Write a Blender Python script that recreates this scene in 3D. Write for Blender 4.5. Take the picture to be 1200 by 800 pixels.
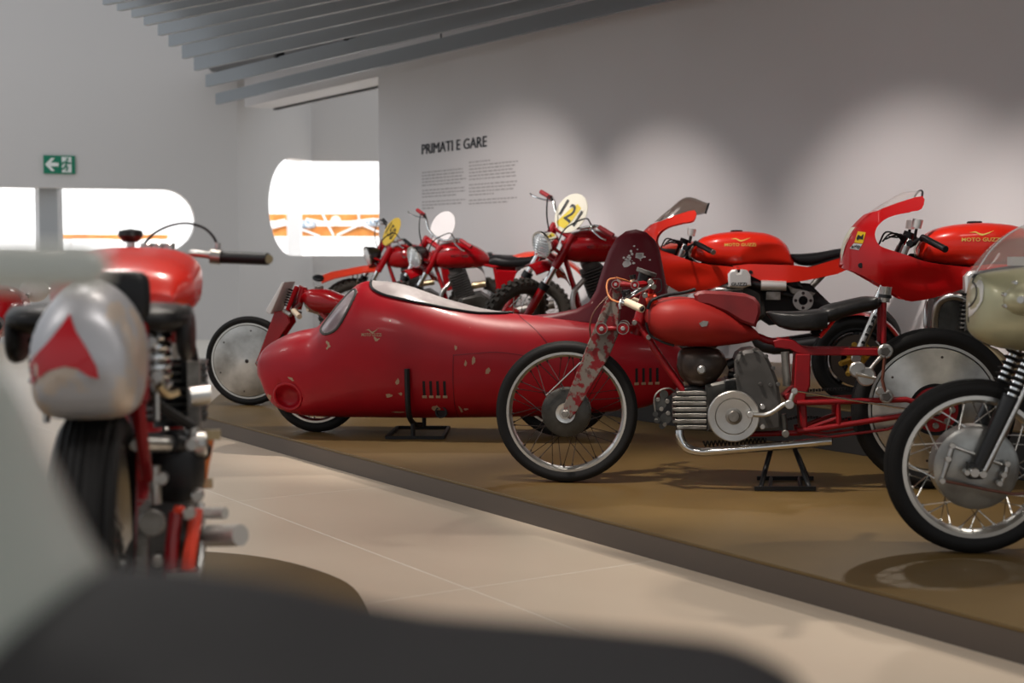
import bpy, bmesh, math, random
from mathutils import Vector, Matrix
from mathutils.bvhtree import BVHTree
random.seed(7)
for o in list(bpy.data.objects): bpy.data.objects.remove(o)
SC = bpy.context.scene
COL = SC.collection
PI = math.pi

# ------------------------------------------------------------------ camera
CAM_H, PITCH, FPX = 1.13, math.atan(100/1667), 1667.0
cd = bpy.data.cameras.new('camera'); cam = bpy.data.objects.new('camera', cd); COL.objects.link(cam)
cam.location = (0, 0, CAM_H); cam.rotation_euler = (PI/2-PITCH, 0, 0)
cd.sensor_width = 36; cd.lens = 36*FPX/1200; cd.clip_start = .05; cd.clip_end = 200
cd.dof.use_dof = True; cd.dof.focus_distance = 6.9; cd.dof.aperture_fstop = 2.5
SC.camera = cam

# ------------------------------------------------------------------ world, lights, exposure
SC.view_settings.view_transform = 'Standard'; SC.view_settings.look = 'None'
SC.view_settings.gamma = 1; SC.view_settings.use_curve_mapping = False
SC.view_settings.exposure = .20
w = bpy.data.worlds.new('world'); SC.world = w; w.use_nodes = True
w.node_tree.nodes['Background'].inputs[0].default_value = (.9, .95, 1.0, 1)
w.node_tree.nodes['Background'].inputs[1].default_value = .46

def spot(loc, target, power, angle=40, blend=.6, size=.06, col=(1, .9, .8)):
    d = bpy.data.lights.new('track_and_fill_spot', 'SPOT'); d.energy = power; d.color = col
    d.spot_size = math.radians(angle); d.spot_blend = blend; d.shadow_soft_size = size
    o = bpy.data.objects.new('track_and_fill_spot', d); COL.objects.link(o); o.location = loc
    o.rotation_euler = (Vector(target)-Vector(loc)).to_track_quat('-Z', 'Y').to_euler()
def area(loc, target, power, sx, sy, col=(1, 1, 1)):
    d = bpy.data.lights.new('daylight_and_fill', 'AREA'); d.energy = power; d.color = col; d.shape = 'RECTANGLE'; d.size = sx; d.size_y = sy
    o = bpy.data.objects.new('daylight_and_fill', d); COL.objects.link(o); o.location = loc
    o.rotation_euler = (Vector(target)-Vector(loc)).to_track_quat('-Z', 'Y').to_euler()
# wide fill lamps added overhead for ambient brightness, no such fittings seen
WARM = (1, .9, .8)
for (x, y, p) in ((-2.6, 2.5, 40), (.2, 2.0, 60), (2.8, .8, 50), (-1.6, 5.0, 60), (-3.4, 8.0, 40), (-2.6, 10.4, 30), (.5, 8.6, 18), (2.4, 5.4, 18)):
    spot((x, y, 3.04), (x, y+.01, 0), p, 150, .5, .22, (1, .95, .9))
# track by the wall, thrown over the bikes on to the aisle
for (x, y, tx, ty, p) in ((1.3, 10.0, -1.3, 6.7, 220), (2.9, 7.6, .1, 4.6, 240), (4.5, 5.2, 1.3, 2.9, 210)):
    spot((x, y, 3.04), (tx, ty, 0), p, 36, .9, .07, (1, .93, .84))
# accent spots on the front row
spot((-.05, 5.75, 3.04), (.95, 6.35, .25), 270, 46, .7, .05, WARM)
spot((-.2, 8.3, 3.04), (-.45, 8.3, .4), 210, 54, .7, .05, WARM)
spot((-1.3, 9.2, 3.04), (-1.4, 9.8, .4), 80, 44, .8, .05, WARM)
spot((3.5, 5.2, 2.95), (1.9, 5.0, .4), 200, 46, .8, .05, WARM)
spot((-.7, 4.2, 3.04), (-1.0, 3.6, .7), 120, 46, .8, .05, WARM)
# second row: thrown from the aisle side, spilling on to the wall behind
for (x, y, tx, ty, tz, p) in ((-1.5, 10.5, -.25, 13.7, .75, 240), (-1.0, 10.35, 1.21, 11.9, .5, 165), (.4, 8.2, 2.67, 9.67, .5, 165), (1.3, 6.8, 3.55, 8.3, .5, 140)):
    spot((x, y, 3.04), (tx, ty, tz), p, 58, .75, .06, (1, .91, .86))
# day-lit hall beyond the windows
area((-6, 21.9, 4.6), (-6, 25.6, 1.6), 760, 14, 1.2)
area((-8.5, 12, 4.5), (-4, 15, 1.5), 60, 4, 3, (.88, .94, 1))  # cool side fill added inside the room, not coming from the hall

# ------------------------------------------------------------------ helpers
def lin(c): return tuple(((x/255)/12.92 if x/255 <= .04045 else ((x/255+.055)/1.055)**2.4) for x in c)+(1,)
MATS = {}
def mat(name, col, rough=.5, metal=0, coat=0, var=None, bump=None, trans=0, alpha=1, emit=0, spec=.5, aniso=0):
    m = bpy.data.materials.new(name); m.use_nodes = True; nt = m.node_tree; b = nt.nodes['Principled BSDF']
    L = nt.links.new
    b.inputs['Base Color'].default_value = lin(col); b.inputs['Roughness'].default_value = rough
    b.inputs['Metallic'].default_value = metal; b.inputs['Coat Weight'].default_value = coat
    b.inputs['Coat Roughness'].default_value = .08; b.inputs['Specular IOR Level'].default_value = spec
    b.inputs['Transmission Weight'].default_value = trans; b.inputs['Alpha'].default_value = alpha
    if emit: b.inputs['Emission Color'].default_value = lin(col); b.inputs['Emission Strength'].default_value = emit
    tc = nt.nodes.new('ShaderNodeTexCoord')
    last = None
    if var:
        for (c2, scale, lo, hi, det) in var:
            n = nt.nodes.new('ShaderNodeTexNoise'); n.inputs['Scale'].default_value = scale; n.inputs['Detail'].default_value = det
            L(tc.outputs['Object'], n.inputs['Vector'])
            r = nt.nodes.new('ShaderNodeMapRange'); r.inputs['From Min'].default_value = lo; r.inputs['From Max'].default_value = hi
            L(n.outputs['Fac'], r.inputs['Value'])
            x = nt.nodes.new('ShaderNodeMix'); x.data_type = 'RGBA'; L(r.outputs['Result'], x.inputs['Factor'])
            if last is None: x.inputs['A'].default_value = lin(col)
            else: L(last, x.inputs['A'])
            x.inputs['B'].default_value = lin(c2); last = x.outputs['Result']
        L(last, b.inputs['Base Color'])
    if bump:
        n = nt.nodes.new('ShaderNodeTexNoise'); n.inputs['Scale'].default_value = bump[0]; n.inputs['Detail'].default_value = 4
        L(tc.outputs['Object'], n.inputs['Vector'])
        bp = nt.nodes.new('ShaderNodeBump'); bp.inputs['Strength'].default_value = bump[1]; bp.inputs['Distance'].default_value = .01
        L(n.outputs['Fac'], bp.inputs['Height']); L(bp.outputs['Normal'], b.inputs['Normal'])
    MATS[name] = m
    return m
mat('wall_paint', (226, 222, 222), .75, bump=(60, .03), var=[((220, 215, 214), .6, .4, .7, 2)])
mat('wall_paint_cool', (216, 212, 210), .75, bump=(60, .03))
mat('hall_white', (245, 246, 248), .8)
mat('pillar_grey', (176, 178, 180), .7)
mat('floor_tile', (226, 208, 186), .32, var=[((218, 199, 177), 1.3, .35, .7, 4)], bump=(40, .01))
mat('grout', (246, 238, 226), .6)
mat('platform_brown', (106, 84, 44), .5, var=[((94, 73, 36), 2.2, .35, .7, 6)], bump=(90, .05))
mat('platform_side', (92, 82, 74), .6)
mat('slat_grey', (148, 154, 160), .45)
mat('ceiling_dark', (118, 120, 124), .8)
mat('black_trim', (22, 22, 24), .5)
mat('sign_green', (0, 128, 96), .5); mat('sign_white', (240, 244, 240), .5)
mat('print_dark', (48, 50, 56), .7); mat('print_grey', (168, 162, 162), .8)
mat('timber', (214, 142, 72), .5, var=[((196, 122, 55), 5, .4, .6, 5)])
mat('white_rod', (235, 235, 238), .5); mat('blue_cloth', (128, 150, 172), .8, var=[((225, 228, 232), 30, .45, .55, 2)])
# bikes
mat('red_record', (166, 10, 28), .4, coat=.1, spec=.3, var=[((148, 8, 25), 3, .4, .7, 4), ((190, 160, 140), 15, .735, .745, 3)], bump=(5, .04))
mat('maroon_fin', (104, 12, 28), .45, spec=.3, var=[((100, 16, 30), 6, .4, .7, 4), ((190, 165, 150), 22, .73, .74, 3)])
mat('chip_white', (226, 222, 222), .6); mat('chip_bare', (172, 140, 112), .6)
mat('red_dull', (154, 28, 20), .5, spec=.3, var=[((140, 28, 24), 3.5, .4, .62, 5), ((150, 120, 110), 16, .74, .75, 3)])
mat('maroon_plate', (116, 22, 26), .45, var=[((100, 18, 22), 8, .4, .7, 4), ((165, 120, 110), 20, .74, .75, 3)])
mat('red_frame', (136, 8, 18), .4, spec=.35, var=[((120, 14, 22), 9, .45, .7, 4)])
mat('worn_blade', (112, 20, 26), .5, spec=.3, var=[((112, 104, 97), 26, .45, .52, 9), ((80, 60, 55), 24, .6, .66, 5)])
mat('red_gloss', (232, 44, 26), .3, coat=.35, spec=.35)
mat('red_gloss_deep', (206, 12, 18), .3, coat=.35, spec=.35)
mat('red_deep', (160, 6, 18), .25, coat=.4, spec=.35)
mat('red_orange', (225, 66, 40), .3, coat=.5)
mat('red_left', (214, 40, 26), .3, coat=.5, var=[((190, 26, 22), 3, .45, .7, 3)])
mat('rubber', (24, 23, 23), .6, spec=.25, bump=(120, .05)); mat('rubber_dusty', (62, 58, 52), .75)
mat('leather', (20, 19, 20), .42, spec=.35, bump=(35, .25)); mat('leather_near', (25, 25, 29), .6, spec=.3)
mat('black_paint', (18, 18, 19), .35); mat('black_satin', (22, 22, 24), .45, spec=.35); mat('riser_side', (34, 31, 29), .6); mat('cover_silver', (224, 222, 218), .38, .55)
mat('chrome', (225, 224, 222), .1, 1); mat('steel', (196, 194, 190), .28, 1)
mat('aluminium', (206, 204, 200), .34, 1, var=[((180, 178, 174), 6, .4, .65, 5)])
mat('disc_alu', (214, 210, 204), .3, 1, var=[((150, 146, 140), 5, .36, .66, 7)], bump=(9, .06))
mat('rim_alu', (215, 214, 210), .32, 1)
mat('spoke_dark', (70, 62, 60), .4, .9); mat('spoke_bright', (205, 203, 198), .25, 1)
mat('cast_grey', (84, 83, 80), .42, .7, var=[((66, 64, 60), 12, .4, .65, 5)])
mat('cast_light', (150, 147, 142), .45, .8, var=[((112, 108, 102), 16, .42, .65, 5)])
mat('drum_grey', (172, 172, 168), .36, .8, var=[((138, 136, 132), 8, .4, .65, 5)])
mat('cover_grey', (82, 80, 78), .55, .2, var=[((68, 66, 64), 10, .4, .65, 4)])
mat('oil_tank', (76, 60, 50), .35, .3, var=[((46, 38, 34), 6, .4, .65, 4)])
mat('cream', (226, 205, 178), .5); mat('orange_cable', (190, 112, 60), .5); mat('brown_cable', (98, 52, 36), .5)
mat('gold', (200, 160, 72), .35, .8); mat('gold_print', (236, 196, 96), .4, .2); mat('brass', (196, 176, 140), .3, .9)
mat('silver_green', (186, 182, 150), .42, .35, coat=.2, var=[((168, 166, 132), 2.5, .4, .7, 3)])
mat('silver_lens', (216, 213, 205), .3, .3)
mat('pale_green', (176, 184, 176), .4, coat=.3)
mat('pale_tube', (226, 226, 216), .4, coat=.2)
mat('silver_pod', (190, 190, 194), .42, .45, var=[((205, 190, 176), 9, .5, .56, 5)])
mat('red_emblem', (190, 12, 28), .35, coat=.4)
mat('perspex', (196, 190, 190), .2, var=[((168, 160, 160), 5, .42, .6, 4)])
mat('perspex_dark', (150, 136, 138), .18, var=[((110, 92, 96), 6, .42, .6, 3)])
mat('smoke_screen', (96, 80, 70), .08, alpha=.72); mat('clear_screen', (214, 208, 204), .05, alpha=.32)
mat('glass_lens', (214, 216, 216), .1, .35); mat('plate_white', (226, 222, 222), .5); mat('plate_yellow', (226, 190, 66), .5)
mat('plate_mix', (238, 234, 214), .5); mat('yellow_mark', (232, 206, 40), .5); mat('red_grip', (150, 34, 40), .6)
mat('copper', (205, 120, 70), .35, .8); mat('slot_dark', (26, 8, 12), .8); mat('rotor', (84, 76, 70), .4, .8)
mat('sticker_yellow', (245, 200, 20), .5)

def tag(o, label=None, cat=None, group=None, kind=None):
    if label: o['label'] = label
    if cat: o['category'] = cat
    if group: o['group'] = group
    if kind: o['kind'] = kind
    return o

def catmull(pts, k=6, closed=False):
    pts = [Vector(p) for p in pts]; n = len(pts); out = []
    segs = n if closed else n-1
    for i in range(segs):
        p0 = pts[(i-1) % n] if closed or i > 0 else pts[0]*2-pts[1]
        p1 = pts[i]; p2 = pts[(i+1) % n]
        p3 = pts[(i+2) % n] if closed or i+2 < n else pts[-1]*2-pts[-2]
        for j in range(k):
            t = j/k
            out.append(.5*((2*p1)+(p2-p0)*t+(2*p0-5*p1+4*p2-p3)*t*t+(3*p1-p0-3*p2+p3)*t**3))
    if not closed: out.append(pts[-1].copy())
    return out

def interp(xs, ys, x):
    n = len(xs)
    if x <= xs[0]: return ys[0]
    if x >= xs[-1]: return ys[-1]
    i = 0
    while x > xs[i+1]: i += 1
    h = [xs[j+1]-xs[j] for j in range(n-1)]; d = [(ys[j+1]-ys[j])/max(h[j], 1e-9) for j in range(n-1)]
    def slope(j):
        if j == 0: return d[0]
        if j == n-1: return d[-1]
        if d[j-1]*d[j] <= 0: return 0
        return 2*d[j-1]*d[j]/(d[j-1]+d[j])
    t = (x-xs[i])/h[i]; m0, m1 = slope(i)*h[i], slope(i+1)*h[i]
    return (2*t**3-3*t*t+1)*ys[i]+(t**3-2*t*t+t)*m0+(-2*t**3+3*t*t)*ys[i+1]+(t**3-t*t)*m1

class MB:
    def __init__(s): s.v = []; s.f = []
    def add(s, vs, fs):
        b = len(s.v); s.v += [Vector(p) for p in vs]; s.f += [tuple(i+b for i in f) for f in fs]; return s
    def tube(s, pts, r, n=8, smooth=0, closed=False):
        pts = [Vector(p) for p in pts]
        if smooth: 
            if isinstance(r, (list, tuple)):
                rr = [Vector((x, 0, 0)) for x in r]; r = [q.x for q in catmull(rr, smooth, closed)]
            pts = catmull(pts, smooth, closed)
        m = len(pts); rs = r if isinstance(r, (list, tuple)) else [r]*m
        T = []
        for i in range(m):
            a = pts[i-1] if (i > 0 or closed) else pts[0]; c = pts[(i+1) % m] if (i < m-1 or closed) else pts[-1]
            t = c-a; T.append(t.normalized() if t.length > 1e-9 else Vector((0, 0, 1)))
        u = T[0].orthogonal().normalized(); vs = []
        for i in range(m):
            u = (u-T[i]*u.dot(T[i])); u = u.normalized() if u.length > 1e-6 else T[i].orthogonal().normalized()
            w_ = T[i].cross(u)
            for j in range(n):
                a = 2*PI*j/n; vs.append(pts[i]+(u*math.cos(a)+w_*math.sin(a))*rs[i])
        fs = []
        for i in range(m if closed else m-1):
            for j in range(n):
                a, b = i*n+j, i*n+(j+1) % n; c, d = ((i+1) % m)*n+(j+1) % n, ((i+1) % m)*n+j
                fs.append((a, b, c, d))
        if not closed: fs += [tuple(range(n-1, -1, -1)), tuple(range((m-1)*n, m*n))]
        return s.add(vs, fs)
    def cyl(s, a, b, r, r2=None, n=20): return s.tube([a, b], [r, r if r2 is None else r2], n)
    def box(s, c, size, R=None):
        hx, hy, hz = [q/2 for q in size]; c = Vector(c)
        vs = [Vector((x, y, z)) for x in (-hx, hx) for y in (-hy, hy) for z in (-hz, hz)]
        if R: vs = [R @ p for p in vs]
        return s.add([p+c for p in vs], [(0, 1, 3, 2), (4, 6, 7, 5), (0, 4, 5, 1), (2, 3, 7, 6), (0, 2, 6, 4), (1, 5, 7, 3)])
    def lathe(s, prof, c, axis=(0, 1, 0), n=40, closed=True, a0=0, a1=2*PI):
        ax = Vector(axis).normalized(); u = Vector((1, 0, 0)) if abs(ax.x) < .9 else Vector((0, 0, 1))
        u = (u-ax*u.dot(ax)).normalized(); w_ = u.cross(ax); c = Vector(c); m = len(prof); vs = []; fs = []
        full = abs(a1-a0-2*PI) < 1e-6; k = n if full else n+1
        for i in range(k):
            a = a0+(a1-a0)*i/n
            for (r, t) in prof: vs.append(c+(u*math.cos(a)+w_*math.sin(a))*r+ax*t)
        for i in range(n):
            i2 = (i+1) % k
            for j in range(m if closed else m-1):
                j2 = (j+1) % m; fs.append((i*m+j, i2*m+j, i2*m+j2, i*m+j2))
        if not full and closed: fs += [tuple(range(m)), tuple(range(n*m+m-1, n*m-1, -1))]
        return s.add(vs, fs)
    def disc(s, c, axis, r, h, n=32, bev=.15):
        b = min(h, r)*bev
        return s.lathe([(0.0004, -h/2), (r-b, -h/2), (r, -h/2+b), (r, h/2-b), (r-b, h/2), (0.0004, h/2)], c, axis, n)
    def prism(s, poly, y0, y1, bev=0):
        # poly: (x, z) list; extruded along y with a bevelled rim
        n = len(poly); A = sum(poly[i][0]*poly[(i+1) % n][1]-poly[(i+1) % n][0]*poly[i][1] for i in range(n))
        P = [Vector((p[0], p[1])) for p in (poly if A > 0 else poly[::-1])]
        if bev:
            Q = []
            for i in range(n):
                e1 = (P[i]-P[i-1]).normalized(); e2 = (P[(i+1) % n]-P[i]).normalized()
                nn = Vector((-e1.y-e2.y, e1.x+e2.x)); nn = nn.normalized() if nn.length > 1e-6 else Vector((0, 0))
                k = max(.4, abs(nn.dot(Vector((-e1.y, e1.x))))); Q.append(P[i]+nn*(bev/k))
            rings = [(Q, y0), (P, y0+bev), (P, y1-bev), (Q, y1)]
        else: rings = [(P, y0), (P, y1)]
        vs = [(p.x, y, p.y) for R, y in rings for p in R]; fs = [tuple(range(n)), tuple(range(len(rings)*n-1, (len(rings)-1)*n-1, -1))]
        for k in range(len(rings)-1):
            for i in range(n):
                j = (i+1) % n; fs.append((k*n+i, (k+1)*n+i, (k+1)*n+j, k*n+j))
        return s.add(vs, fs)
    def body(s, top, bot, wid, e=2.3, ns=40, nr=28, y=0, eb=None):
        # top / bot: (x, z) profiles, wid: (x, half width); superelliptic sections
        eb = eb or e
        x0 = max(top[0][0], bot[0][0]); x1 = min(top[-1][0], bot[-1][0]); vs = []; fs = []
        tx, tz = zip(*top); bx_, bz = zip(*bot); wx, ww = zip(*wid)
        for i in range(ns+1):
            t = .5-.5*math.cos(PI*i/ns); x = x0+(x1-x0)*t
            zt, zb, w_ = interp(tx, tz, x), interp(bx_, bz, x), interp(wx, ww, x)
            zc, h = (zt+zb)/2, max((zt-zb)/2, .0005)
            for j in range(nr):
                a = 2*PI*j/nr; ca, sa = math.cos(a), math.sin(a); ex = e if sa >= 0 else eb
                vs.append((x, y+w_*math.copysign(abs(ca)**(2/ex), ca), zc+h*math.copysign(abs(sa)**(2/ex), sa)))
        for i in range(ns):
            for j in range(nr):
                k = (j+1) % nr; fs.append((i*nr+j, i*nr+k, (i+1)*nr+k, (i+1)*nr+j))
        fs += [tuple(range(nr-1, -1, -1)), tuple(range(ns*nr, ns*nr+nr))]
        return s.add(vs, fs)
    def ellipsoid(s, c, r, n=20, m=12, e=2):
        c = Vector(c); prof = []; vs = []; fs = []
        for i in range(m+1):
            a = -PI/2+PI*i/m
            for j in range(n):
                b = 2*PI*j/n; sg = lambda q: math.copysign(abs(q)**(2/e), q)
                vs.append(c+Vector((r[0]*sg(math.cos(a))*sg(math.cos(b)), r[1]*sg(math.cos(a))*sg(math.sin(b)), r[2]*sg(math.sin(a)))))
        for i in range(m):
            for j in range(n):
                k = (j+1) % n; fs.append((i*n+j, i*n+k, (i+1)*n+k, (i+1)*n+j))
        return s.add(vs, fs)
    def helix(s, a, b, R, r, turns, n=6):
        a, b = Vector(a), Vector(b); ax = (b-a).normalized(); u = ax.orthogonal().normalized(); w_ = ax.cross(u); k = int(turns*12)
        return s.tube([a+(b-a)*(i/k)+(u*math.cos(2*PI*turns*i/k)+w_*math.sin(2*PI*turns*i/k))*R for i in range(k+1)], r, n)
    def shell(s, poly, wfn, step, thick=.008, both=True):
        # sheet cut from a side outline, bulged to y = -w(x, z); both halves, with thickness
        bm = bmesh.new(); vs = [bm.verts.new((p[0], 0, p[1])) for p in poly]; bm.faces.new(vs)
        xs = [p[0] for p in poly]; zs = [p[1] for p in poly]
        for lo, hi, no in ((min(xs), max(xs), (1, 0, 0)), (min(zs), max(zs), (0, 0, 1))):
            q = lo+step
            while q < hi-step*.2:
                bmesh.ops.bisect_plane(bm, geom=bm.verts[:]+bm.edges[:]+bm.faces[:], plane_co=(q*no[0], 0, q*no[2]), plane_no=no); q += step
        bmesh.ops.triangulate(bm, faces=bm.faces[:])
        for sd in ((-1, 1) if both else (-1,)):
            V = [Vector((p.co.x, sd*wfn(p.co.x, p.co.z), p.co.z)) for p in bm.verts]
            V2 = [Vector((p.x, p.y-sd*thick, p.z)) for p in V]; n = len(V)
            bm.verts.index_update(); F_ = [tuple(q.index for q in f.verts) for f in bm.faces]
            E = [(e.verts[0].index, e.verts[1].index) for e in bm.edges if len(e.link_faces) == 1]
            s.add(V+V2, F_+[tuple(i+n for i in f[::-1]) for f in F_]+[(a, b, b+n, a+n) for a, b in E])
        bm.free(); return s
    def apply(s, fn): s.v = [fn(p) for p in s.v]; return s
    def bvh(s): return BVHTree.FromPolygons(s.v, s.f)
    def mesh(s, name, m, ang=38, flip=True):
        me = bpy.data.meshes.new(name); me.from_pydata([tuple(p) for p in s.v], [], s.f)
        if flip:
            bm = bmesh.new(); bm.from_mesh(me); bmesh.ops.recalc_face_normals(bm, faces=bm.faces); bm.to_mesh(me); bm.free()
        me.materials.append(MATS[m]); me.shade_smooth(); me.set_sharp_from_angle(angle=math.radians(ang)); me.update(); return me
    def obj(s, name, m, parent=None, ang=38, label=None):
        o = bpy.data.objects.new(name, s.mesh(name, m, ang)); COL.objects.link(o); o.parent = parent
        if label: o['label'] = label
        return o

def ray(u, v):
    a, b = (u-600)/FPX, (400-v)/FPX; ct, st = math.cos(PITCH), math.sin(PITCH)
    return Vector((a, ct+b*st, -st+b*ct))
def at(u, v, depth):
    d = ray(u, v); return Vector((0, 0, CAM_H))+d*(depth/d.y)
def onz(u, v, z):
    d = ray(u, v); return Vector((0, 0, CAM_H))+d*((z-CAM_H)/d.z)

def empty(name, loc, rz=0, lean=0):
    o = bpy.data.objects.new(name, None); COL.objects.link(o); o.location = loc; o.rotation_euler = (lean, 0, rz); o.empty_display_size = .2; return o

class Frame:
    # a thing's own coordinates: x towards its tail, y to its far side, z up, origin on the ground under the front axle
    def __init__(s, name, loc, rz=0, lean=0):
        s.o = empty(name, loc, rz, lean)
        s.M = Matrix.Translation(Vector(loc)) @ Matrix.Rotation(rz, 4, 'Z') @ Matrix.Rotation(lean, 4, 'X'); s.I = s.M.inverted()
    def P(s, u, v, y=0):
        c = s.I @ Vector((0, 0, CAM_H)); d = s.I.to_3x3() @ ray(u, v)
        return c+d*((y-c.y)/d.y)
    def xz(s, pts, y=0): return [(p.x, p.z) for p in (s.P(u, v, y) for u, v in pts)]
    def path(s, pts): return [s.P(*p) for p in pts]
    def W(s, u, v, depth): return s.I @ at(u, v, depth)

def text2d(body, bold=.0):
    c = bpy.data.curves.new('t', 'FONT'); c.body = body; c.size = 1; c.offset = bold; c.resolution_u = 2
    o = bpy.data.objects.new('t', c); COL.objects.link(o); dg = bpy.context.evaluated_depsgraph_get()
    me = o.evaluated_get(dg).to_mesh(); V = [(p.co.x, p.co.y) for p in me.vertices]; F_ = [tuple(p.vertices) for p in me.polygons]
    o.evaluated_get(dg).to_mesh_clear(); bpy.data.objects.remove(o); bpy.data.curves.remove(c)
    x0, x1 = min(p[0] for p in V), max(p[0] for p in V); y0, y1 = min(p[1] for p in V), max(p[1] for p in V)
    return [((p[0]-x0)/(x1-x0), (p[1]-y0)/(y1-y0)) for p in V], F_

def drape(mb, bvh, V, F_, direction=(0, 1, 0), off=.0025, back=2.0):
    # lay flat print (points V) onto a surface by casting along direction
    d = Vector(direction); out = []
    for p in V:
        p = Vector(p); h = bvh.ray_cast(p-d*back, d)
        if h[0] is None: h = bvh.find_nearest(p)
        n = h[1] if h[1].dot(d) < 0 else -h[1]; out.append(h[0]+n*off)
    return mb.add(out, F_)
def cut_poly(poly, step):
    bm = bmesh.new(); bm.faces.new([bm.verts.new((p[0], 0, p[1])) for p in poly])
    xs = [p[0] for p in poly]; zs = [p[1] for p in poly]
    for lo, hi, no in ((min(xs), max(xs), (1, 0, 0)), (min(zs), max(zs), (0, 0, 1))):
        q = lo+step
        while q < hi:
            bmesh.ops.bisect_plane(bm, geom=bm.verts[:]+bm.edges[:]+bm.faces[:], plane_co=(q*no[0], 0, q*no[2]), plane_no=no); q += step
    bm.verts.index_update(); V = [p.co.copy() for p in bm.verts]; F_ = [tuple(q.index for q in f.verts) for f in bm.faces]; bm.free(); return V, F_

WINGS = [[(0, .55), (.25, .72), (.45, .35), (.55, .3), (.75, .55), (1, .9), (.8, .45), (.6, .12), (.5, 0), (.4, .14), (.25, .5)]]
def emblem(fr, bvh, parent, u0, v0, u1, v1, m, word='MOTO GUZZI', wv0=None, wv1=None):
    a = fr.P(u0, v1, -.1); b = fr.P(u1, v0, -.1)
    if word:
        V, F_ = text2d(word, .02); c = fr.P(u0, wv1, -.1); d = fr.P(u1, wv0, -.1)
        drape(MB(), bvh, [(c.x+(d.x-c.x)*p[0], 0, c.z+(d.z-c.z)*p[1]) for p in V], F_).obj('lettering', m, parent, label='maker lettering')
    w_ = WINGS[0]; n = len(w_); cx0 = a.x+(b.x-a.x)*.2; cx1 = a.x+(b.x-a.x)*.85
    drape(MB(), bvh, [(cx0+(cx1-cx0)*p[0], 0, a.z+(b.z-a.z)*p[1]) for p in w_], [tuple(range(n))]).obj('eagle_emblem', m, parent)

# ------------------------------------------------------------------ wheels
def wheel(parent, c, R, tw, rim, hub=.05, hub_y=.05, spokes=36, tyre_mat='rubber', rim_mat='rim_alu', hub_mat='cast_grey', spoke_mat='spoke_dark',
          disc=None, drum=None, knobs=False, T=None, y=0, rimw=.75, cast=0, spoke_r=.0022):
    c = Vector((c[0], y, c[1])); h = R-rim; D = [1]
    def done(mb, name, m, par, ang=38):
        if T: mb.apply(T)
        return mb.obj(name, m, par, ang)
    rw = tw*rimw
    rmo = done(MB().lathe([(rim, -rw), (rim-.014, -rw), (rim-.02, -rw*.7), (rim-.026, -rw*.3), (rim-.026, rw*.3), (rim-.02, rw*.7), (rim-.014, rw), (rim, rw)], c, n=64), 'wheel', rim_mat, parent)
    pr = [(rim-.006, -rw*.95), (rim+.3*h, -tw*.96), (rim+.55*h, -tw), (R-.28*h, -tw*.88)]
    for t in (.72, .5, .28, .06):
        rr = R-.28*h*(t/.88)**2.2; g = .003 if not knobs else 0
        pr += [(rr, -tw*(t+.06)), (rr, -tw*t), (rr-g, -tw*(t-.02)), (rr-g, -tw*(t-.06))]
    pr = pr+[(r_, -t_) for r_, t_ in pr[::-1]]
    tmb = MB().lathe(pr, c, n=72)
    if knobs:
        for i in range(34):
            for k, off in ((-1, .5), (1, .5), (0, 0)):
                a = 2*PI*(i+off)/34; R_ = Matrix.Rotation(-a, 3, 'Y'); q = c+R_ @ Vector((R+.004-.012*abs(k), k*tw*.62, 0))
                tmb.box(q, (.03, tw*.5, .03), R_)
    done(tmb, 'tyre', tyre_mat, rmo, 50)
    if disc:
        m, yy = disc; n_ = rim-.02
        done(MB().lathe([(hub, -yy*1.3), (n_*.6, -yy*1.1), (n_, -yy*.75), (n_, yy*.75), (n_*.6, yy*1.1), (hub, yy*1.3)], c, n=64), 'wheel_disc', m, rmo)
        for i in range(6):
            a = 2*PI*i/6+.4
            for sy in (-1, 1): done(MB().disc(c+Vector((math.cos(a)*n_*.86, sy*yy*.86, math.sin(a)*n_*.86)), (0, 1, 0), .006, .008, 8), 'rivet', 'spoke_dark', rmo)
    elif cast:
        mb = MB()
        for i in range(cast):
            a = 2*PI*i/cast+.3; d = Vector((math.cos(a), 0, math.sin(a))); mb.tube([c+d*hub*.6, c+d*(rim-.02)], [.03, .018], 8)
        done(mb, 'cast_spokes', spoke_mat, rmo)
    elif spokes:
        mb = MB(); fl = (drum[0] if drum else hub)*.92
        for i in range(spokes):
            a = 2*PI*i/spokes; sy = 1 if i % 2 else -1; tw_ = (.62 if (i//2) % 2 else -.62)*(.6 if drum else 1)
            p = c+Vector((math.cos(a)*fl, sy*hub_y, math.sin(a)*fl)); q = c+Vector((math.cos(a+tw_)*(rim-.024), sy*.004, math.sin(a+tw_)*(rim-.024)))
            mb.tube([p, q], spoke_r, 4)
            mb.tube([q+(p-q)*.07, q], spoke_r*2, 5)
        done(mb, 'spokes', spoke_mat, rmo)
    hb = MB().lathe([(.0005, -hub_y*1.25), (hub*.45, -hub_y*1.25), (hub*.5, -hub_y), (hub, -hub_y), (hub, -hub_y*.8), (hub*.7, -hub_y*.6), (hub*.7, hub_y*.6), (hub, hub_y*.8), (hub, hub_y), (hub*.5, hub_y), (hub*.45, hub_y*1.25), (.0005, hub_y*1.25)], c, n=32)
    done(hb, 'hub', hub_mat, rmo)
    if drum:
        rd, yd, m = drum
        done(MB().lathe([(.0005, -yd), (rd*.35, -yd*1.02), (rd*.9, -yd*.95), (rd, -yd*.8), (rd*1.02, -yd*.3), (rd*.98, -yd*.2), (rd*1.0, yd*.6), (rd*.9, yd*.9), (.0005, yd)], c, n=48), 'brake_drum', m, rmo)
    return rmo
def tubes(paths, r, n=8, smooth=0):
    mb = MB()
    for p in paths: mb.tube(p, r, n, smooth)
    return mb
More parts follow.
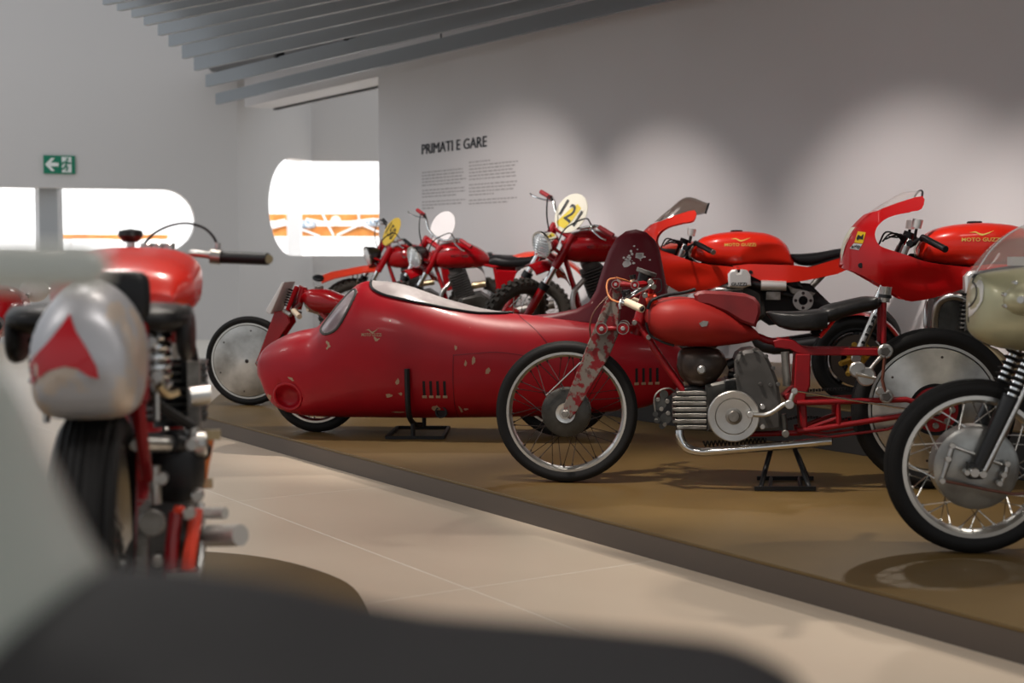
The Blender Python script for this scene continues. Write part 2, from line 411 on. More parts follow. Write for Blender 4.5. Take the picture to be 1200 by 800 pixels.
def chain(path, step=.0125):
    mb = MB(); pts = [Vector(p) for p in path]
    for a, b in zip(pts, pts[1:]):
        L_ = (b-a).length; k = max(1, int(L_/step)); d = (b-a)/k; ang = math.atan2(d.z, d.x); R_ = Matrix.Rotation(-ang, 3, 'Y')
        for i in range(k): mb.box(a+d*(i+.5), (d.length*.8, .012 if i % 2 else .006, .011 if i % 2 else .014), R_)
    return mb
# ================================================================== the room
T_ = Vector((-.544, .839, 0)).normalized(); N_ = Vector((T_.y, -T_.x, 0))     # along the long wall (away), and into it
def struct(mb, name, m, parent=None, ang=38):
    o = mb.obj(name, m, parent, ang)
    if parent is None: o['kind'] = 'structure'
    return o
def nt(n, t): return N_*n+T_*t            # floor point from the wall's own coordinates
def slab(poly, z0, z1, bev=0):
    mb = MB().prism([(p[0], p[1]) for p in poly], z0, z1, bev)
    return mb.apply(lambda p: Vector((p.x, p.z, p.y)))
WALL, RIS, PLF = 7.5, 5.5, 3.3
PLAT, RISER = .10, .33

# floor of large tiles
org = Vector((-.152, 4.79)); fa = Vector((T_.x, T_.y)); fb = Vector((-T_.y, T_.x))
fl = struct(slab([(-14, -4), (10, -4), (10, 30), (-14, 30)], -.06, -.0004), 'floor', 'grout')
tile = slab([(.003, .003), (2.057, .003), (2.057, 2.057), (.003, 2.057)], -.01, 0).mesh('tile', 'floor_tile')
for i in range(-5, 11):
    for j in range(-5, 8):
        c = org+fa*(i*2.06)+fb*(j*2.06); m_ = c+fa*1.03+fb*1.03
        if not (-9 < m_.x < 6 and -2 < m_.y < 22): continue
        if m_.dot(Vector((N_.x, N_.y))) > 5.2: continue
        t = bpy.data.objects.new('tile', tile); COL.objects.link(t); t.parent = fl
        t.location = (c.x, c.y, 0); t.rotation_euler = (0, 0, math.atan2(fa.y, fa.x))

# low display platform, its far step, and the plinth on the other side of the aisle
c0 = Vector((-1.97, 9.13))
def arc_corner(a, b, c, r, k=8):
    a, b, c = Vector(a), Vector(b), Vector(c); p = b+(a-b).normalized()*r; q = b+(c-b).normalized()*r
    return [(p*(1-t)**2+b*2*t*(1-t)+q*t*t) for t in [i/k for i in range(k+1)]]
pa = nt(PLF, 0).to_2d()
pf = lambda y: Vector(((PLF-N_.y*y)/N_.x, y))
pw = lambda d, y: Vector(((d-N_.y*y)/N_.x, y))
poly = [pf(-.5)]+arc_corner(pf(7), pf(9.25), (-2.35, 12.5), .22)+[Vector((-2.6, 15.2)), pw(WALL, 16.0), pw(WALL, 2.0)]
pl = struct(slab(poly, .0, PLAT-.012), 'floor_platform', 'platform_side')
struct(slab(poly, PLAT-.012, PLAT, .002), 'platform_top', 'platform_brown', pl)
rp = [pw(RIS, 12.9), pw(RIS, 1.0), pw(WALL-.002, 2.0), pw(WALL-.002, 14.0)]
rs = struct(slab(rp, PLAT+.001, RISER-.012), 'floor_riser', 'riser_side')
struct(slab(rp, RISER-.012, RISER, .002), 'riser_top', 'platform_brown', rs)
# plinth under the left bikes
q = [(-.37, 3.2)]+[(-.385, 3.82), (-.44, 4.19), (-.55, 4.5), (-.8, 4.79), (-1.1, 4.93), (-1.6, 5.0), (-2.6, 5.0), (-3.6, 5.0), (-4.2, 4.5), (-4.2, 1.6), (-.37, 1.6)]
q = [Vector(p) for p in q]
pp = catmull([(p.x, p.y, 0) for p in q[:9]], 5)
q = [p.to_2d() for p in pp]+q[9:]
pn = struct(slab(q, 0, PLAT-.012), 'floor_plinth', 'platform_side')
struct(slab(q, PLAT-.012, PLAT, .002), 'plinth_top', 'platform_brown', pn)

# long wall on the right, its bulkhead over the opening
def wall_box(p, q_, z0, z1, th, name, m, parent=None):
    p, q_ = Vector((p[0], p[1])), Vector((q_[0], q_[1])); d = (q_-p).normalized(); n = Vector((d.y, -d.x))*th
    return struct(slab([p, q_, q_+n, p+n], z0, z1), name, m, parent)
E = pw(WALL, 16.1); WR = pw(WALL, .8)
wr = wall_box(E, WR, 0, 5, -.3, 'wall_right', 'wall_paint')
EB = pw(WALL, 19.35)
bh = wall_box(EB, E, 3.14, 5, -.45, 'wall_bulkhead', 'wall_paint')
o = MB().box((0, 0, 0), (1, 1, 1)).apply(lambda p: Vector(((E.x+EB.x)/2, (E.y+EB.y)/2, 3.13))+T_*p.x*(EB-E).length*.985+N_*(p.y*.05+.43)+Vector((0, 0, p.z*.03))).obj('trim_1', 'black_trim'); o['kind'] = 'structure'

# far walls with rounded window openings
def wall_hole(A, B, z0, z1, outer, hole, th, name, m):
    # outer / hole: loops in (distance along A->B, z)
    A, B = Vector((A[0], A[1], 0)), Vector((B[0], B[1], 0)); d = (B-A).normalized(); n = Vector((-d.y, d.x, 0))
    bm = bmesh.new(); loops = [outer]+([hole] if hole else [])
    for L in loops:
        vs = [bm.verts.new((p[0], 0, p[1])) for p in L]
        for i in range(len(vs)): bm.edges.new((vs[i], vs[(i+1) % len(vs)]))
    bmesh.ops.triangle_fill(bm, use_beauty=True, use_dissolve=False, edges=bm.edges[:])
    bm.verts.index_update(); V = [p.co.copy() for p in bm.verts]; F_ = [tuple(q.index for q in f.verts) for f in bm.faces]; bm.free()
    k = len(V); mb = MB(); fs = F_+[tuple(i+k for i in f[::-1]) for f in F_]; b = 0
    for L in loops:
        m_ = len(L); fs += [(b+i, b+(i+1) % m_, b+(i+1) % m_+k, b+i+k) for i in range(m_)]; b += m_
    mb.add([A+d*p.x+Vector((0, 0, p.z)) for p in V]+[A+d*p.x+n*th+Vector((0, 0, p.z)) for p in V], fs)
    o = mb.obj(name, m, None, 25); o['kind'] = 'structure'; return o
A1 = Vector((-3.72, 19.4)); A0 = Vector((-12.42, 16.4)); LA = (A1-A0).length
def alongA(u):
    r = (u-600)/FPX; d = (A1-A0).normalized()   # x = r*y
    t = (r*A0.y-A0.x)/(d.x-r*d.y); return t
e230 = alongA(230); R_ = .415; zc = 1.605; s0 = alongA(-420)
pill = [(e230-R_+R_*math.cos(a), zc+R_*math.sin(a)) for a in [PI/2-PI*i/20 for i in range(21)]]+[(s0+R_-R_*math.cos(a), zc+R_*math.sin(a)) for a in [-PI/2+PI*i/20 for i in range(21)]]
wall_hole(A0, A1, 0, 5, [(0, 0), (LA, 0), (LA, 5), (0, 5)], pill, .25, 'wall_left', 'wall_paint_cool')
Cc = Vector((-3.005, 21.5)); LB = (Cc-A1).length; rb = .71; zb_ = 1.845; tb = .86
outer = [(0, 0), (LB, 0), (LB, zb_-rb)]+[(tb+rb-rb*math.cos(a), zb_+rb*math.sin(a)) for a in [-PI/2+PI*i/24 for i in range(25)]]+[(LB, zb_+rb), (LB, 5), (0, 5)]
wall_hole(A1, Cc, 0, 5, outer, None, .25, 'wall_return', 'wall_paint_cool')
wc = struct(MB().box((-.5, 21.6, (zb_-rb)/2), (5.05, .2, zb_-rb)), 'wall_back', 'wall_paint_cool')
struct(MB().box((-.5, 21.6, (zb_+rb+5)/2), (5.05, .2, 5-zb_-rb)), 'wall_lintel', 'wall_paint_cool')
# bright hall beyond
struct(MB().box((-5, 26, 2), (22, .1, 6)), 'wall_hall', 'hall_white')
x = at(60, 258, 18.9); struct(MB().box((x.x, x.y, 2.4), (.24, .22, 4.8)), 'pillar_window', 'pillar_grey')
x = at(47, 258, 19.2); struct(MB().box((x.x, x.y, 2.4), (.1, .1, 4.8)), 'trim_2', 'hall_white')
x = at(345, 258, 22.6); struct(MB().box((x.x, x.y, 2.4), (.21, .2, 4.8)), 'pillar_hall', 'hall_white')
def rack(u0, u1, dep, label, extra=True):
    a = at(u0, 260, dep); b = at(u1, 260, dep); r = empty('timber_rack', ((a.x+b.x)/2, dep, 0)); tag(r, label, 'rack'); hw = (b.x-a.x)/2
    S = dep/FPX; Z = lambda v: CAM_H+(300-v)*S
    rows = ((251, 259), (265, 277)) if extra else ((275, 280),)
    for v0, v1 in rows: MB().box((0, 0, (Z(v0)+Z(v1))/2), (2*hw, .1, Z(v0)-Z(v1))).obj('beam', 'timber', r)
    if not extra:
        for sx in (-.9, 0, .9): MB().box((sx*hw, 0, Z(280)/2), (.08, .08, Z(280))).obj('post', 'hall_white', r)
        return
    for sx in (-.98, .98): MB().box((sx*hw, .1, Z(251)/2), (.08, .08, Z(251))).obj('post', 'hall_white', r)
    X = lambda u: (u-600)*S-(a.x+b.x)/2
    for p in (((316, 262), (336, 258)), ((352, 268), (376, 277)), ((379, 250), (392, 276)), ((396, 276), (424, 263)), ((424, 263), (445, 272)), ((421, 249), (423, 266)), ((318, 268), (338, 263)), ((360, 257), (386, 262)), ((400, 262), (440, 257))):
        (u1_, v1_), (u2_, v2_) = p; MB().tube([(X(u1_), -.08, Z(v1_)), (X(u2_), -.08, Z(v2_))], .018, 6).obj('rod', 'white_rod', r)
    MB().disc((X(395), -.1, Z(259)), (0, 1, 0), .085, .05, 24).obj('pulley', 'plate_mix', r)
    for u_, v_, w_ in ((361, 263, .16), (440, 261, .16)): MB().ellipsoid((X(u_), -.02, Z(v_)), (w_, .09, .07), e=3).obj('bundle', 'blue_cloth', r)
rack(305, 462, 24, 'pale timber rack with white rods seen through the rounded corner window')
rack(74, 196, 24, 'narrow timber rail seen through the long rounded window below the exit sign', False)

# ceiling: dark panel and hanging slats, each its own piece
SZ = 3.10
ends = [((254.6, 122.5), (788, 0)), ((243, 102), (683, 0)), ((229.5, 83), (607, 0)), ((215.5, 69), (535, 0)), ((200, 55), (465, 0)), ((187.5, 42), (397, 0)), ((171, 30), (325, 0)), ((156.6, 21), (270, 0)), ((139.7, 13), (213, 0)), ((123, 6), (158, 0))]
pan = [onz(290, 122, SZ+.5), onz(200, 40, SZ+.5), (-3.2, 8, 0), (-3.4, -3, 0), (9, -3, 0), (WR.x+.5, WR.y, 0), (E.x-.05, E.y-.1, 0)]
cl = struct(slab([Vector((p[0], p[1])) for p in pan], SZ+.5, SZ+.56), 'ceiling', 'ceiling_dark')
for k, (a, b) in enumerate(ends):
    A, B = onz(*a, SZ), onz(*b, SZ); d = (B-A).normalized(); B = B+d*2.2
    L_ = (B-A).length; mid = (A+B)/2; ang = math.atan2(d.y, d.x)
    MB().box((mid.x, mid.y, SZ+.07), (L_, .045, .14), Matrix.Rotation(ang, 3, 'Z')).obj('slat', 'slat_grey', cl)
    if 0 < k < 6:
        for j in range(4):
            q = A+d*(1.6+.25*k+j*1.5)
            MB().box((q.x, q.y, SZ+.17), (.06, .09, .08), Matrix.Rotation(ang, 3, 'Z')).obj('clip', 'black_trim', cl)
    MB().cyl((mid.x, mid.y, SZ+.13), (mid.x, mid.y, SZ+.51), .008, n=6).obj('hanger', 'black_trim', cl)

# wall lettering
def wall_pt(u, v, off=.004):
    d = ray(u, v); n3 = N_; t = ((WALL-off)-0)/d.dot(n3); return Vector((0, 0, CAM_H))+d*t
def wall_text(pts_uv):
    (u0, v0), (u1, v1) = pts_uv; return wall_pt(u0, v0), wall_pt(u1, v1)
V, F_ = text2d('PRIMATI E GARE', 0)
p0 = wall_pt(494, 182.3); p1 = wall_pt(570.5, 170.5); zt = wall_pt(494, 170.3).z
zb = (p0.z+p1.z)/2; mb = MB(); dx = (p1-p0); dx.z = 0
for k, (sx, sz) in enumerate(((0, 0), (.005, .008), (.01, 0), (.005, .016))):
    mb.add([Vector((p0.x, p0.y, zb))+dx*(a*.993+sx)+Vector((0, 0, (zt-p0.z)*(b*.985+sz)))-N_*(k*.0006) for a, b in V], F_)
mb.obj('title_lettering', 'print_dark', wr)
def print_block(u0, u1, v0, rows, name):
    a = wall_pt(u0, v0); b = wall_pt(u1, v0); L_ = (Vector((b.x, b.y))-Vector((a.x, a.y))).length; d = Vector((b.x-a.x, b.y-a.y, 0)).normalized(); mb = MB()
    for z, frac in rows:
        s = 0
        while s < L_*frac:
            w_ = random.uniform(.03, .09); e = min(s+w_, L_*frac)
            p = a+d*s; q = a+d*e; zz = a.z-z; h = .011
            mb.add([(p.x, p.y, zz), (q.x, q.y, zz), (q.x, q.y, zz+h), (p.x, p.y, zz+h)], [(0, 1, 2, 3)]); s = e+.016
    mb.obj(name, 'print_grey', wr)
rows = [(.034*i, f) for i, f in enumerate((.93, .95, .92, 1, .88))]+[(.034*i+.02, f) for i, f in zip((5, 6, 7), (.97, .98, .78))]+[(.034*i+.04, f) for i, f in zip((8, 9, 10), (1, .9, .28))]
print_block(494.5, 546, 203, rows, 'paragraph')
rows = [(0, .45)]+[(.036+.034*i, f) for i, f in enumerate((1, .94, .9, .95, .96))]+[(.056+.034*i, f) for i, f in zip((5, 6, 7, 8), (.98, .95, .93, .52))]+[(.076+.034*i, f) for i, f in zip((9, 10), (.98, .8))]
print_block(549.5, 607, 191, rows, 'paragraph')

# emergency exit sign on the far left wall
dA = Vector((A1.x-A0.x, A1.y-A0.y, 0)).normalized(); nA = Vector((dA.y, -dA.x, 0))
def wallA(u, v):
    d = ray(u, v); a0 = Vector((A0.x, A0.y, 0)); t = (a0.dot(nA))/d.dot(nA); return Vector((0, 0, CAM_H))+d*t
sc = wallA(69.5, 193); sr = empty('exit_sign', sc+nA*.02); tag(sr, 'green emergency exit sign with white arrow and running figure on far wall', 'sign')
w_, h_ = (wallA(88, 193)-wallA(51, 193)).length, .235
def onsign(poly, off, th): return MB().prism(poly, -off-th, -off).apply(lambda p: dA*p.x+Vector((0, 0, p.z))+nA*(-p.y))
onsign([(-w_/2, -h_/2), (w_/2, -h_/2), (w_/2, h_/2), (-w_/2, h_/2)], -.02, .03).obj('panel', 'sign_green', sr)
onsign([(-.18, 0), (-.10, .085), (-.055, .085), (-.105, .025), (-.01, .025), (-.01, -.025), (-.105, -.025), (-.055, -.085), (-.10, -.085)], .012, .003).obj('arrow', 'sign_white', sr)
onsign([(.03, -.1), (.15, -.1), (.15, .1), (.03, .1)], .012, .003).obj('doorway', 'sign_white', sr)
mb = MB()
def limb(*p): mb.add(MB().tube([dA*a+Vector((0, 0, b))+nA*.018 for a, b in p], .011, 5).v, MB().tube([dA*a+Vector((0, 0, b)) for a, b in p], .011, 5).f)
limb((.09, .045), (.08, -.01)); limb((.08, -.01), (.10, -.04), (.085, -.08)); limb((.08, -.01), (.055, -.05), (.02, -.055)); limb((.09, .04), (.05, .03), (.035, 0)); limb((.09, .04), (.12, .015), (.14, .03))
q_ = MB().disc(dA*.1+Vector((0, 0, .07))+nA*.018, nA, .017, .008, 12); mb.add(q_.v, q_.f)
mb.obj('running_figure', 'sign_green', sr)
# ================================================================== red record motorcycle in the middle
def red_record_bike():
    fr = Frame('motorcycle', (.248, 6.455, PLAT), math.radians(-5.9)); r = fr.o; P = fr.P; pt = fr.path
    tag(r, 'weathered red racing motorcycle with silver flywheel and solid rear disc wheel, on black stand', 'motorcycle')
    c1 = P(664, 482); R1 = c1.z
    w1 = wheel(r, (c1.x, c1.z), R1, .038, R1*.855, .042, .07, 40, 'rubber', 'rim_alu', 'steel', 'spoke_dark', drum=(.112, .045, 'cast_grey'))
    MB().lathe([(.03, -.075), (.044, -.078), (.046, -.062), (.03, -.06)], (c1.x, 0, c1.z), n=28).obj('hub_ring', 'rim_alu', w1)
    MB().disc((c1.x, -.08, c1.z), (0, 1, 0), .017, .05, 6).obj('axle_nut', 'cast_light', w1)
    MB().tube(pt([(640, 463, -.06), (681, 424, -.06)]), .004, 8).obj('brake_rod', 'chrome', w1)
    c2 = P(1093, 478); R2 = c2.z
    w2 = wheel(r, (c2.x, c2.z), R2, .052, R2*.81, .115, .05, 0, 'rubber', 'rim_alu', 'black_satin', disc=('disc_alu', .05))
    mb = MB(); mb.lathe([(.03, -.07), (.098, -.066), (.1, -.05), (.03, -.05)], (c2.x, 0, c2.z), n=32); mb.obj('sprocket_carrier', 'red_frame', w2)
    for i in range(8):
        a = 2*PI*i/8; MB().disc((c2.x+.07*math.cos(a), -.072, c2.z+.07*math.sin(a)), (0, 1, 0), .014, .02, 10).obj('hub_bolt', 'cast_light', w2)
    MB().disc((c2.x, -.09, c2.z), (0, 1, 0), .02, .06, 6).obj('axle_nut', 'cast_light', w2)
    # girder fork blades and links
    poly = [(721, 325), (711, 349), (699, 378), (691, 397), (661, 474), (660, 486), (668, 491), (676, 482), (712, 421), (724, 393), (726, 362), (728, 330)]
    for s in (-1, 1):
        pz = fr.xz(poly, -.075)
        MB().prism(pz, s*.075-.009, s*.075+.009, .004).obj('fork_blade', 'worn_blade', r)
    for (a, b, rad) in (((705, 385), (730, 384.5), .026), ((721.5, 333), (744, 334), .018)):
        for s in (-1, 1):
            A, B = P(*a, -.1), P(*b, -.1); mb = MB(); A.y = B.y = s*.098
            e1 = MB().tube([A, B], .011, 10).obj('fork_link', 'red_frame', r)
            for q in (A, B):
                MB().disc(q, (0, 1, 0), rad, .02, 24).obj('friction_disc', 'red_frame', e1)
                MB().lathe([(rad*.92, -.012), (rad*1.06, -.012), (rad*1.06, .012), (rad*.92, .012)], q, n=24).obj('ring', 'cast_light', e1)
                MB().disc(q+Vector((0, s*.014, 0)), (0, 1, 0), rad*.42, .02, 6).obj('nut', 'steel', e1)
    # steering head, frame tubes
    mb = MB(); mb.tube(pt([(763, 326, 0), (745, 392, 0)]), .028, 14); mb.tube(pt([(744, 334, -.06), (763, 332, 0)]), .016); mb.tube(pt([(744, 334, .06), (763, 332, 0)]), .016)
    mb.tube(pt([(730, 385, -.06), (748, 384, 0)]), .016); mb.tube(pt([(730, 385, .06), (748, 384, 0)]), .016)
    mb.obj('steering_head', 'red_frame', r)
    for s in (-1, 1):
        MB().tube(pt([(744, 374, -.02*-s), (760, 397, -.05), (766, 408, -.055), (829, 498, -.06)]), [.013, .014, .0145, .0145], 12).apply(lambda p: Vector((p.x, p.y*(-s if s == 1 else 1), p.z))).obj('down_tube', 'red_frame', r)
    for u, v in ((743.5, 378), (760, 395)): MB().disc(P(u, v, -.07), (0, 1, 0), .012, .02, 8).obj('frame_bolt', 'cast_light', r)
    MB().tube(pt([(888, 394, 0), (905, 400, 0), (925, 398, 0)]), .016, 10, 4).obj('backbone', 'red_frame', r)
    # upper tail rail and gusset
    for s in (-1, 1):
        pz = fr.xz([(906, 399), (914, 396.5), (930, 398), (941, 406), (952, 407.5), (1032, 408), (1032, 416.5), (950, 416), (935, 414), (925, 409), (908, 407)], -.05)
        MB().prism(pz, s*.055-.011, s*.055+.011, .004).obj('tail_rail', 'red_frame', r)
    pz = fr.xz([(932, 414), (950, 414), (949, 452), (944, 462), (946, 505), (938, 505), (936, 474), (921, 470), (917, 464), (930, 452)], -.05)
    MB().prism(pz, -.07, .07, .006).obj('frame_gusset', 'red_frame', r)
    for s in (-1, 1):
        mb = MB().tube(pt([(1035.5, 402, -.06), (1036, 354, -.06)]), .0115, 10); mb.apply(lambda p: Vector((p.x, p.y*-s, p.z))); mb.obj('seat_post', 'red_frame', r)
    MB().tube(pt([(1036.5, 354, -.06), (1038, 336, -.06)]), [.022, .027], 16).obj('post_cap', 'steel', r)
    MB().tube(pt([(1036.8, 349, -.06), (1037.3, 345, -.06)]), .029, 16).obj('cap_band', 'black_paint', r)
    MB().tube(pt([(966, 372, -.03), (985, 366, -.03), (970, 384, -.03), (960, 395, -.03)]), .01, 8).obj('seat_bracket', 'red_gloss_deep', r)
    # fuel tank: long teardrop, the raised pad on it
    topl = fr.xz([(755, 371), (757, 361), (762, 355), (774, 349.5), (795, 347.5), (813, 349), (832, 355), (851, 364), (870, 376), (885, 386), (892, 395)])
    botl = fr.xz([(755, 373), (758, 382), (763, 391), (774, 400), (791, 404.5), (812, 406), (831, 406), (855, 404), (875, 401), (886, 398), (892, 397)])
    x0, x1 = topl[0][0], topl[-1][0]; L_ = x1-x0
    tk = MB().body(topl, botl, [(x0, .03), (x0+.05*L_, .10), (x0+.25*L_, .145), (x0+.5*L_, .14), (x0+.8*L_, .08), (x1, .02)], 2.4)
    tank = tk.obj('fuel_tank', 'red_dull', r)
    pz = fr.xz([(813, 345), (818, 341.5), (826, 340.5), (850, 341.5), (874, 344), (884, 348), (890, 356), (890.5, 366), (885, 383), (868, 377), (850, 366), (830, 358), (816, 356)], -.03)
    MB().prism(pz, -.075, .075, .012).obj('tank_pad', 'maroon_plate', tank)
    MB().tube(pt([(759, 362, -.09), (764, 352, -.09), (780, 346, -.08), (800, 343, -.06), (815, 339, -.05)]), .007, 8, 5).obj('tank_strap', 'black_satin', tank)
    MB().tube(pt([(757, 352, -.05), (770, 349, -.05)]), [.028, .022], 14).obj('tank_nose', 'red_orange', tank)
    b = tk.bvh(); V, F_ = cut_poly(fr.xz([(818, 377), (823, 374), (829, 375), (827, 380), (821, 381)]), .02)
    drape(MB(), b, V, F_).obj('bare_patch', 'cast_light', tank)
    # oil tank
    topl = fr.xz([(793, 428), (794, 415), (798, 409), (806, 406.5), (822, 406), (838, 407.5), (847, 413), (852, 424)]); botl = fr.xz([(793, 430), (796, 439), (802, 446), (812, 452.5), (822, 453), (831, 451), (842, 442), (852, 427)])
    x0, x1 = topl[0][0], topl[-1][0]
    ot = MB().body(topl, botl, [(x0, .04), (x0+.03, .08), ((x0+x1)/2, .105), (x1-.03, .08), (x1, .04)], 2.6, 24, 24).obj('oil_tank', 'oil_tank', r)
    MB().disc(P(822, 433, -.12), (0, 1, 0), .019, .05, 20, .3).obj('filler_cap', 'aluminium', ot)
    # engine: horizontal finned cylinder, gearbox cover, flywheel
    eng = MB().prism(fr.xz([(826, 450), (868, 440), (905, 452), (915, 500), (862, 506), (828, 504)], -.05), -.1, .1, .012).obj('crankcase', 'cast_grey', r)
    ys = [461, 467, 473, 480, 487, 494, 501]
    for i, v in enumerate(ys):
        l = 788 if i not in (0, 6) else 793; MB().prism(fr.xz([(l, v-2), (l+3, v-2.6), (828, v-2.6), (828, v+1.6), (l+3, v+1.6), (l, v+1)], -.09), -.095, .095, .002).obj('cooling_fin', 'cast_light', eng)
    MB().prism(fr.xz([(792, 459), (828, 456), (828, 505), (792, 503)], -.07), -.08, .08, .006).obj('cylinder', 'cast_grey', eng)
    MB().prism(fr.xz([(800, 455), (812, 452), (830, 457), (834, 467), (826, 470), (800, 462)], -.07), -.07, .07, .006).obj('cylinder_head_cap', 'black_satin', eng)
    for u, v, rad, y in ((773, 473, .03, -.05), (780, 490, .025, -.06), (770, 492, .014, -.08), (778, 462, .02, -.03), (768, 485, .012, -.08), (776, 499, .014, -.06)): MB().tube([P(u, v, y-.04), P(u, v, y+.05)], rad, 12).obj('valve_cap', 'cast_grey', eng)
    for u, v in ((771, 468), (775, 479), (783, 484), (769, 492), (782, 470), (779, 497)): MB().disc(P(u, v, -.11), (0, 1, 0), .01, .02, 8).obj('stud', 'cast_light', eng)
    MB().tube(pt([(768, 482, -.1), (767, 466, -.1), (774, 457, -.09), (784, 455, -.08), (790, 458, -.06)]), .0045, 6, 5).obj('oil_pipe', 'cast_light', eng)
    gb = MB().prism(fr.xz([(861, 424), (864, 416), (872, 410.5), (883, 409), (893, 412), (900, 419), (906, 432), (912, 448), (915, 470), (916, 503), (893, 505), (880, 500), (866, 470), (862, 440)], -.13), -.15, .12, .014).obj('gearbox_cover', 'cover_grey', eng)
    for u, v in ((863, 423), (868, 413), (884, 409.5), (898, 417), (906, 431), (912, 450), (891, 450), (903, 451), (893, 478), (893, 499), (862, 440)): MB().disc(P(u, v, -.155), (0, 1, 0), .009, .016, 8).obj('cover_bolt', 'cover_grey', gb)
    for u, v in ((893.5, 476.5), (893.5, 499.5)): MB().disc(P(u, v, -.16), (0, 1, 0), .012, .02, 10).obj('bright_bolt', 'steel', gb)
    MB().prism(fr.xz([(848, 447), (851, 444), (862, 444), (866, 449), (866, 457), (848, 458)], -.08), -.1, .1, .005).obj('magneto', 'black_satin', eng)
    MB().tube(pt([(852, 428, -.02), (861, 424, -.02)]), .022, 12).obj('carburettor', 'black_satin', eng)
    MB().tube(pt([(853, 438, -.02), (862, 440, -.02)]), .016, 12).obj('intake_stub', 'black_satin', eng)
    fc = P(859.8, 487.6, -.2); rf = 31.2/258*.97*fc_s(fr, fc)
    fw = MB().lathe([(.0005, .0), (rf*.68, -.004), (rf*.7, -.001), (rf*.73, -.006), (rf*.96, -.008), (rf, -.003), (rf, .018), (rf*.95, .022), (.0005, .022)], fc, n=64).obj('flywheel', 'aluminium', eng)
    MB().lathe([(.0005, -.02), (.022, -.02), (.024, -.016), (.026, -.012), (.036, -.01), (.036, .0), (.0005, .0)], fc, n=32).obj('flywheel_nut', 'cast_light', fw)
    MB().tube([fc+Vector((0, .01, 0)), fc+Vector((0, .14, 0))], .03, 16).obj('crankshaft', 'steel', fw)
    # pedal linkage
    mb = MB().tube(pt([(879, 485.5, -.225), (897, 486, -.225), (908, 481, -.225), (918, 474, -.225), (926, 472, -.225)]), .0105, 10, 4)
    lv = mb.obj('rocker_lever', 'aluminium', r)
    MB().tube(pt([(925, 474, -.22), (929, 462, -.22), (933, 458, -.22)]), .012, 10).obj('rocker_arm', 'aluminium', lv)
    for u, v, rad in ((879, 485.5, .014), (925, 473.5, .02), (931, 458, .013)): MB().disc(P(u, v, -.23), (0, 1, 0), rad, .035, 20).obj('pivot', 'steel', lv)
    MB().tube(pt([(925, 473.5, -.23), (925, 473.5, -.05)]), .012, 10).obj('pivot_shaft', 'steel', lv)
    MB().tube(pt([(933, 458, -.21), (960, 462.5, -.2), (1056, 478, -.12), (1092, 483, -.09)]), .0042, 8).obj('brake_pull_rod', 'chrome', r)
    mb = MB().tube(pt([(918, 485, -.14), (920, 499, -.14), (920, 508, -.14)]), .012, 10); mb.obj('bracket', 'cast_grey', r)
    MB().disc(P(920.5, 508, -.16), (0, 1, 0), .016, .03, 12).obj('bracket_nut', 'cast_light', r)
    MB().tube(pt([(920, 412, -.06), (922.5, 452, -.06)]), .019, 16).obj('damper_canister', 'cast_light', r)
    # swinging arm, chain
    for s in (-1, 1):
        f = lambda p: Vector((p.x, p.y*-s, p.z))
        sa = MB().tube(pt([(934, 472, -.075), (1062, 468, -.085), (1093, 477, -.085)]), .0125, 10).apply(f).obj('swinging_arm', 'red_frame', r)
        MB().tube(pt([(934, 505, -.075), (955, 503, -.075), (1052, 488, -.08), (1093, 479, -.085)]), .0125, 10).apply(f).obj('lower_tube', 'red_frame', sa)
        MB().tube(pt([(936, 507, -.06), (972, 512, -.07), (1040, 503, -.075), (1093, 480, -.08)]), .006, 8).apply(f).obj('stay_rod', 'red_frame', sa)
        MB().tube(pt([(982, 471, -.078), (983, 499, -.078)]), .011, 8).apply(f).obj('brace', 'red_frame', sa)
        MB().tube(pt([(938, 505, -.06), (960, 497, -.065), (983, 489, -.07)]), .009, 8).apply(f).obj('cross_brace', 'red_frame', sa)
    chain(pt([(916, 462, .07), (945, 457.5, .07), (1000, 455, .07), (1075, 458, .07)])+pt([(1075, 497, .07), (1000, 491, .07), (935, 488, .07), (912, 494, .07)])).obj('chain', 'black_satin', r)
    # lower rail of the cradle
    MB().tube(pt([(829, 498, -.06), (850, 509, -.06), (940, 507, -.06)]), .0125, 10).obj('cradle_tube', 'red_frame', r)
    MB().tube(pt([(829, 498, .06), (850, 509, .06), (940, 507, .06)]), .0125, 10).obj('cradle_tube', 'red_frame', r)
    MB().helix(P(824, 520, -.02), P(898, 516, -.02), .011, .004, 16).obj('tension_spring', 'black_satin', r)
    # exhaust
    ex = MB().tube(pt([(796, 504, -.13), (797, 512, -.135), (803, 523, -.14), (817, 528.5, -.145), (840, 528, -.15), (920, 521.5, -.15), (974, 516.5, -.15)]), .0195, 16, 6).obj('exhaust_pipe', 'chrome', r)
    MB().disc(P(974.6, 516.4, -.15), (1, 0, 0), .015, .006, 16).obj('pipe_mouth', 'slot_dark', ex)
    # seat: nose pad, bellows, tail pad
    topl = fr.xz([(898, 365.5), (902, 364.5), (925, 365), (945, 364), (962, 362), (967, 362)]); botl = fr.xz([(898, 367), (904, 375), (912, 382.5), (930, 387), (948, 387), (967, 384)])
    x0, x1 = topl[0][0], topl[-1][0]
    st = MB().body(topl, botl, [(x0, .03), (x0+.08, .085), (x1-.06, .11), (x1, .1)], 5, 20, 32).obj('seat', 'leather', r)
    topl = fr.xz([(956, 366), (962, 360), (972, 356), (985, 353), (1000, 349.5), (1015, 347), (1026, 347.5), (1031, 352)]); botl = fr.xz([(956, 374), (965, 378), (977, 376), (990, 371), (1005, 367), (1018, 364.5), (1028, 361), (1031, 356)])
    x0, x1 = topl[0][0], topl[-1][0]
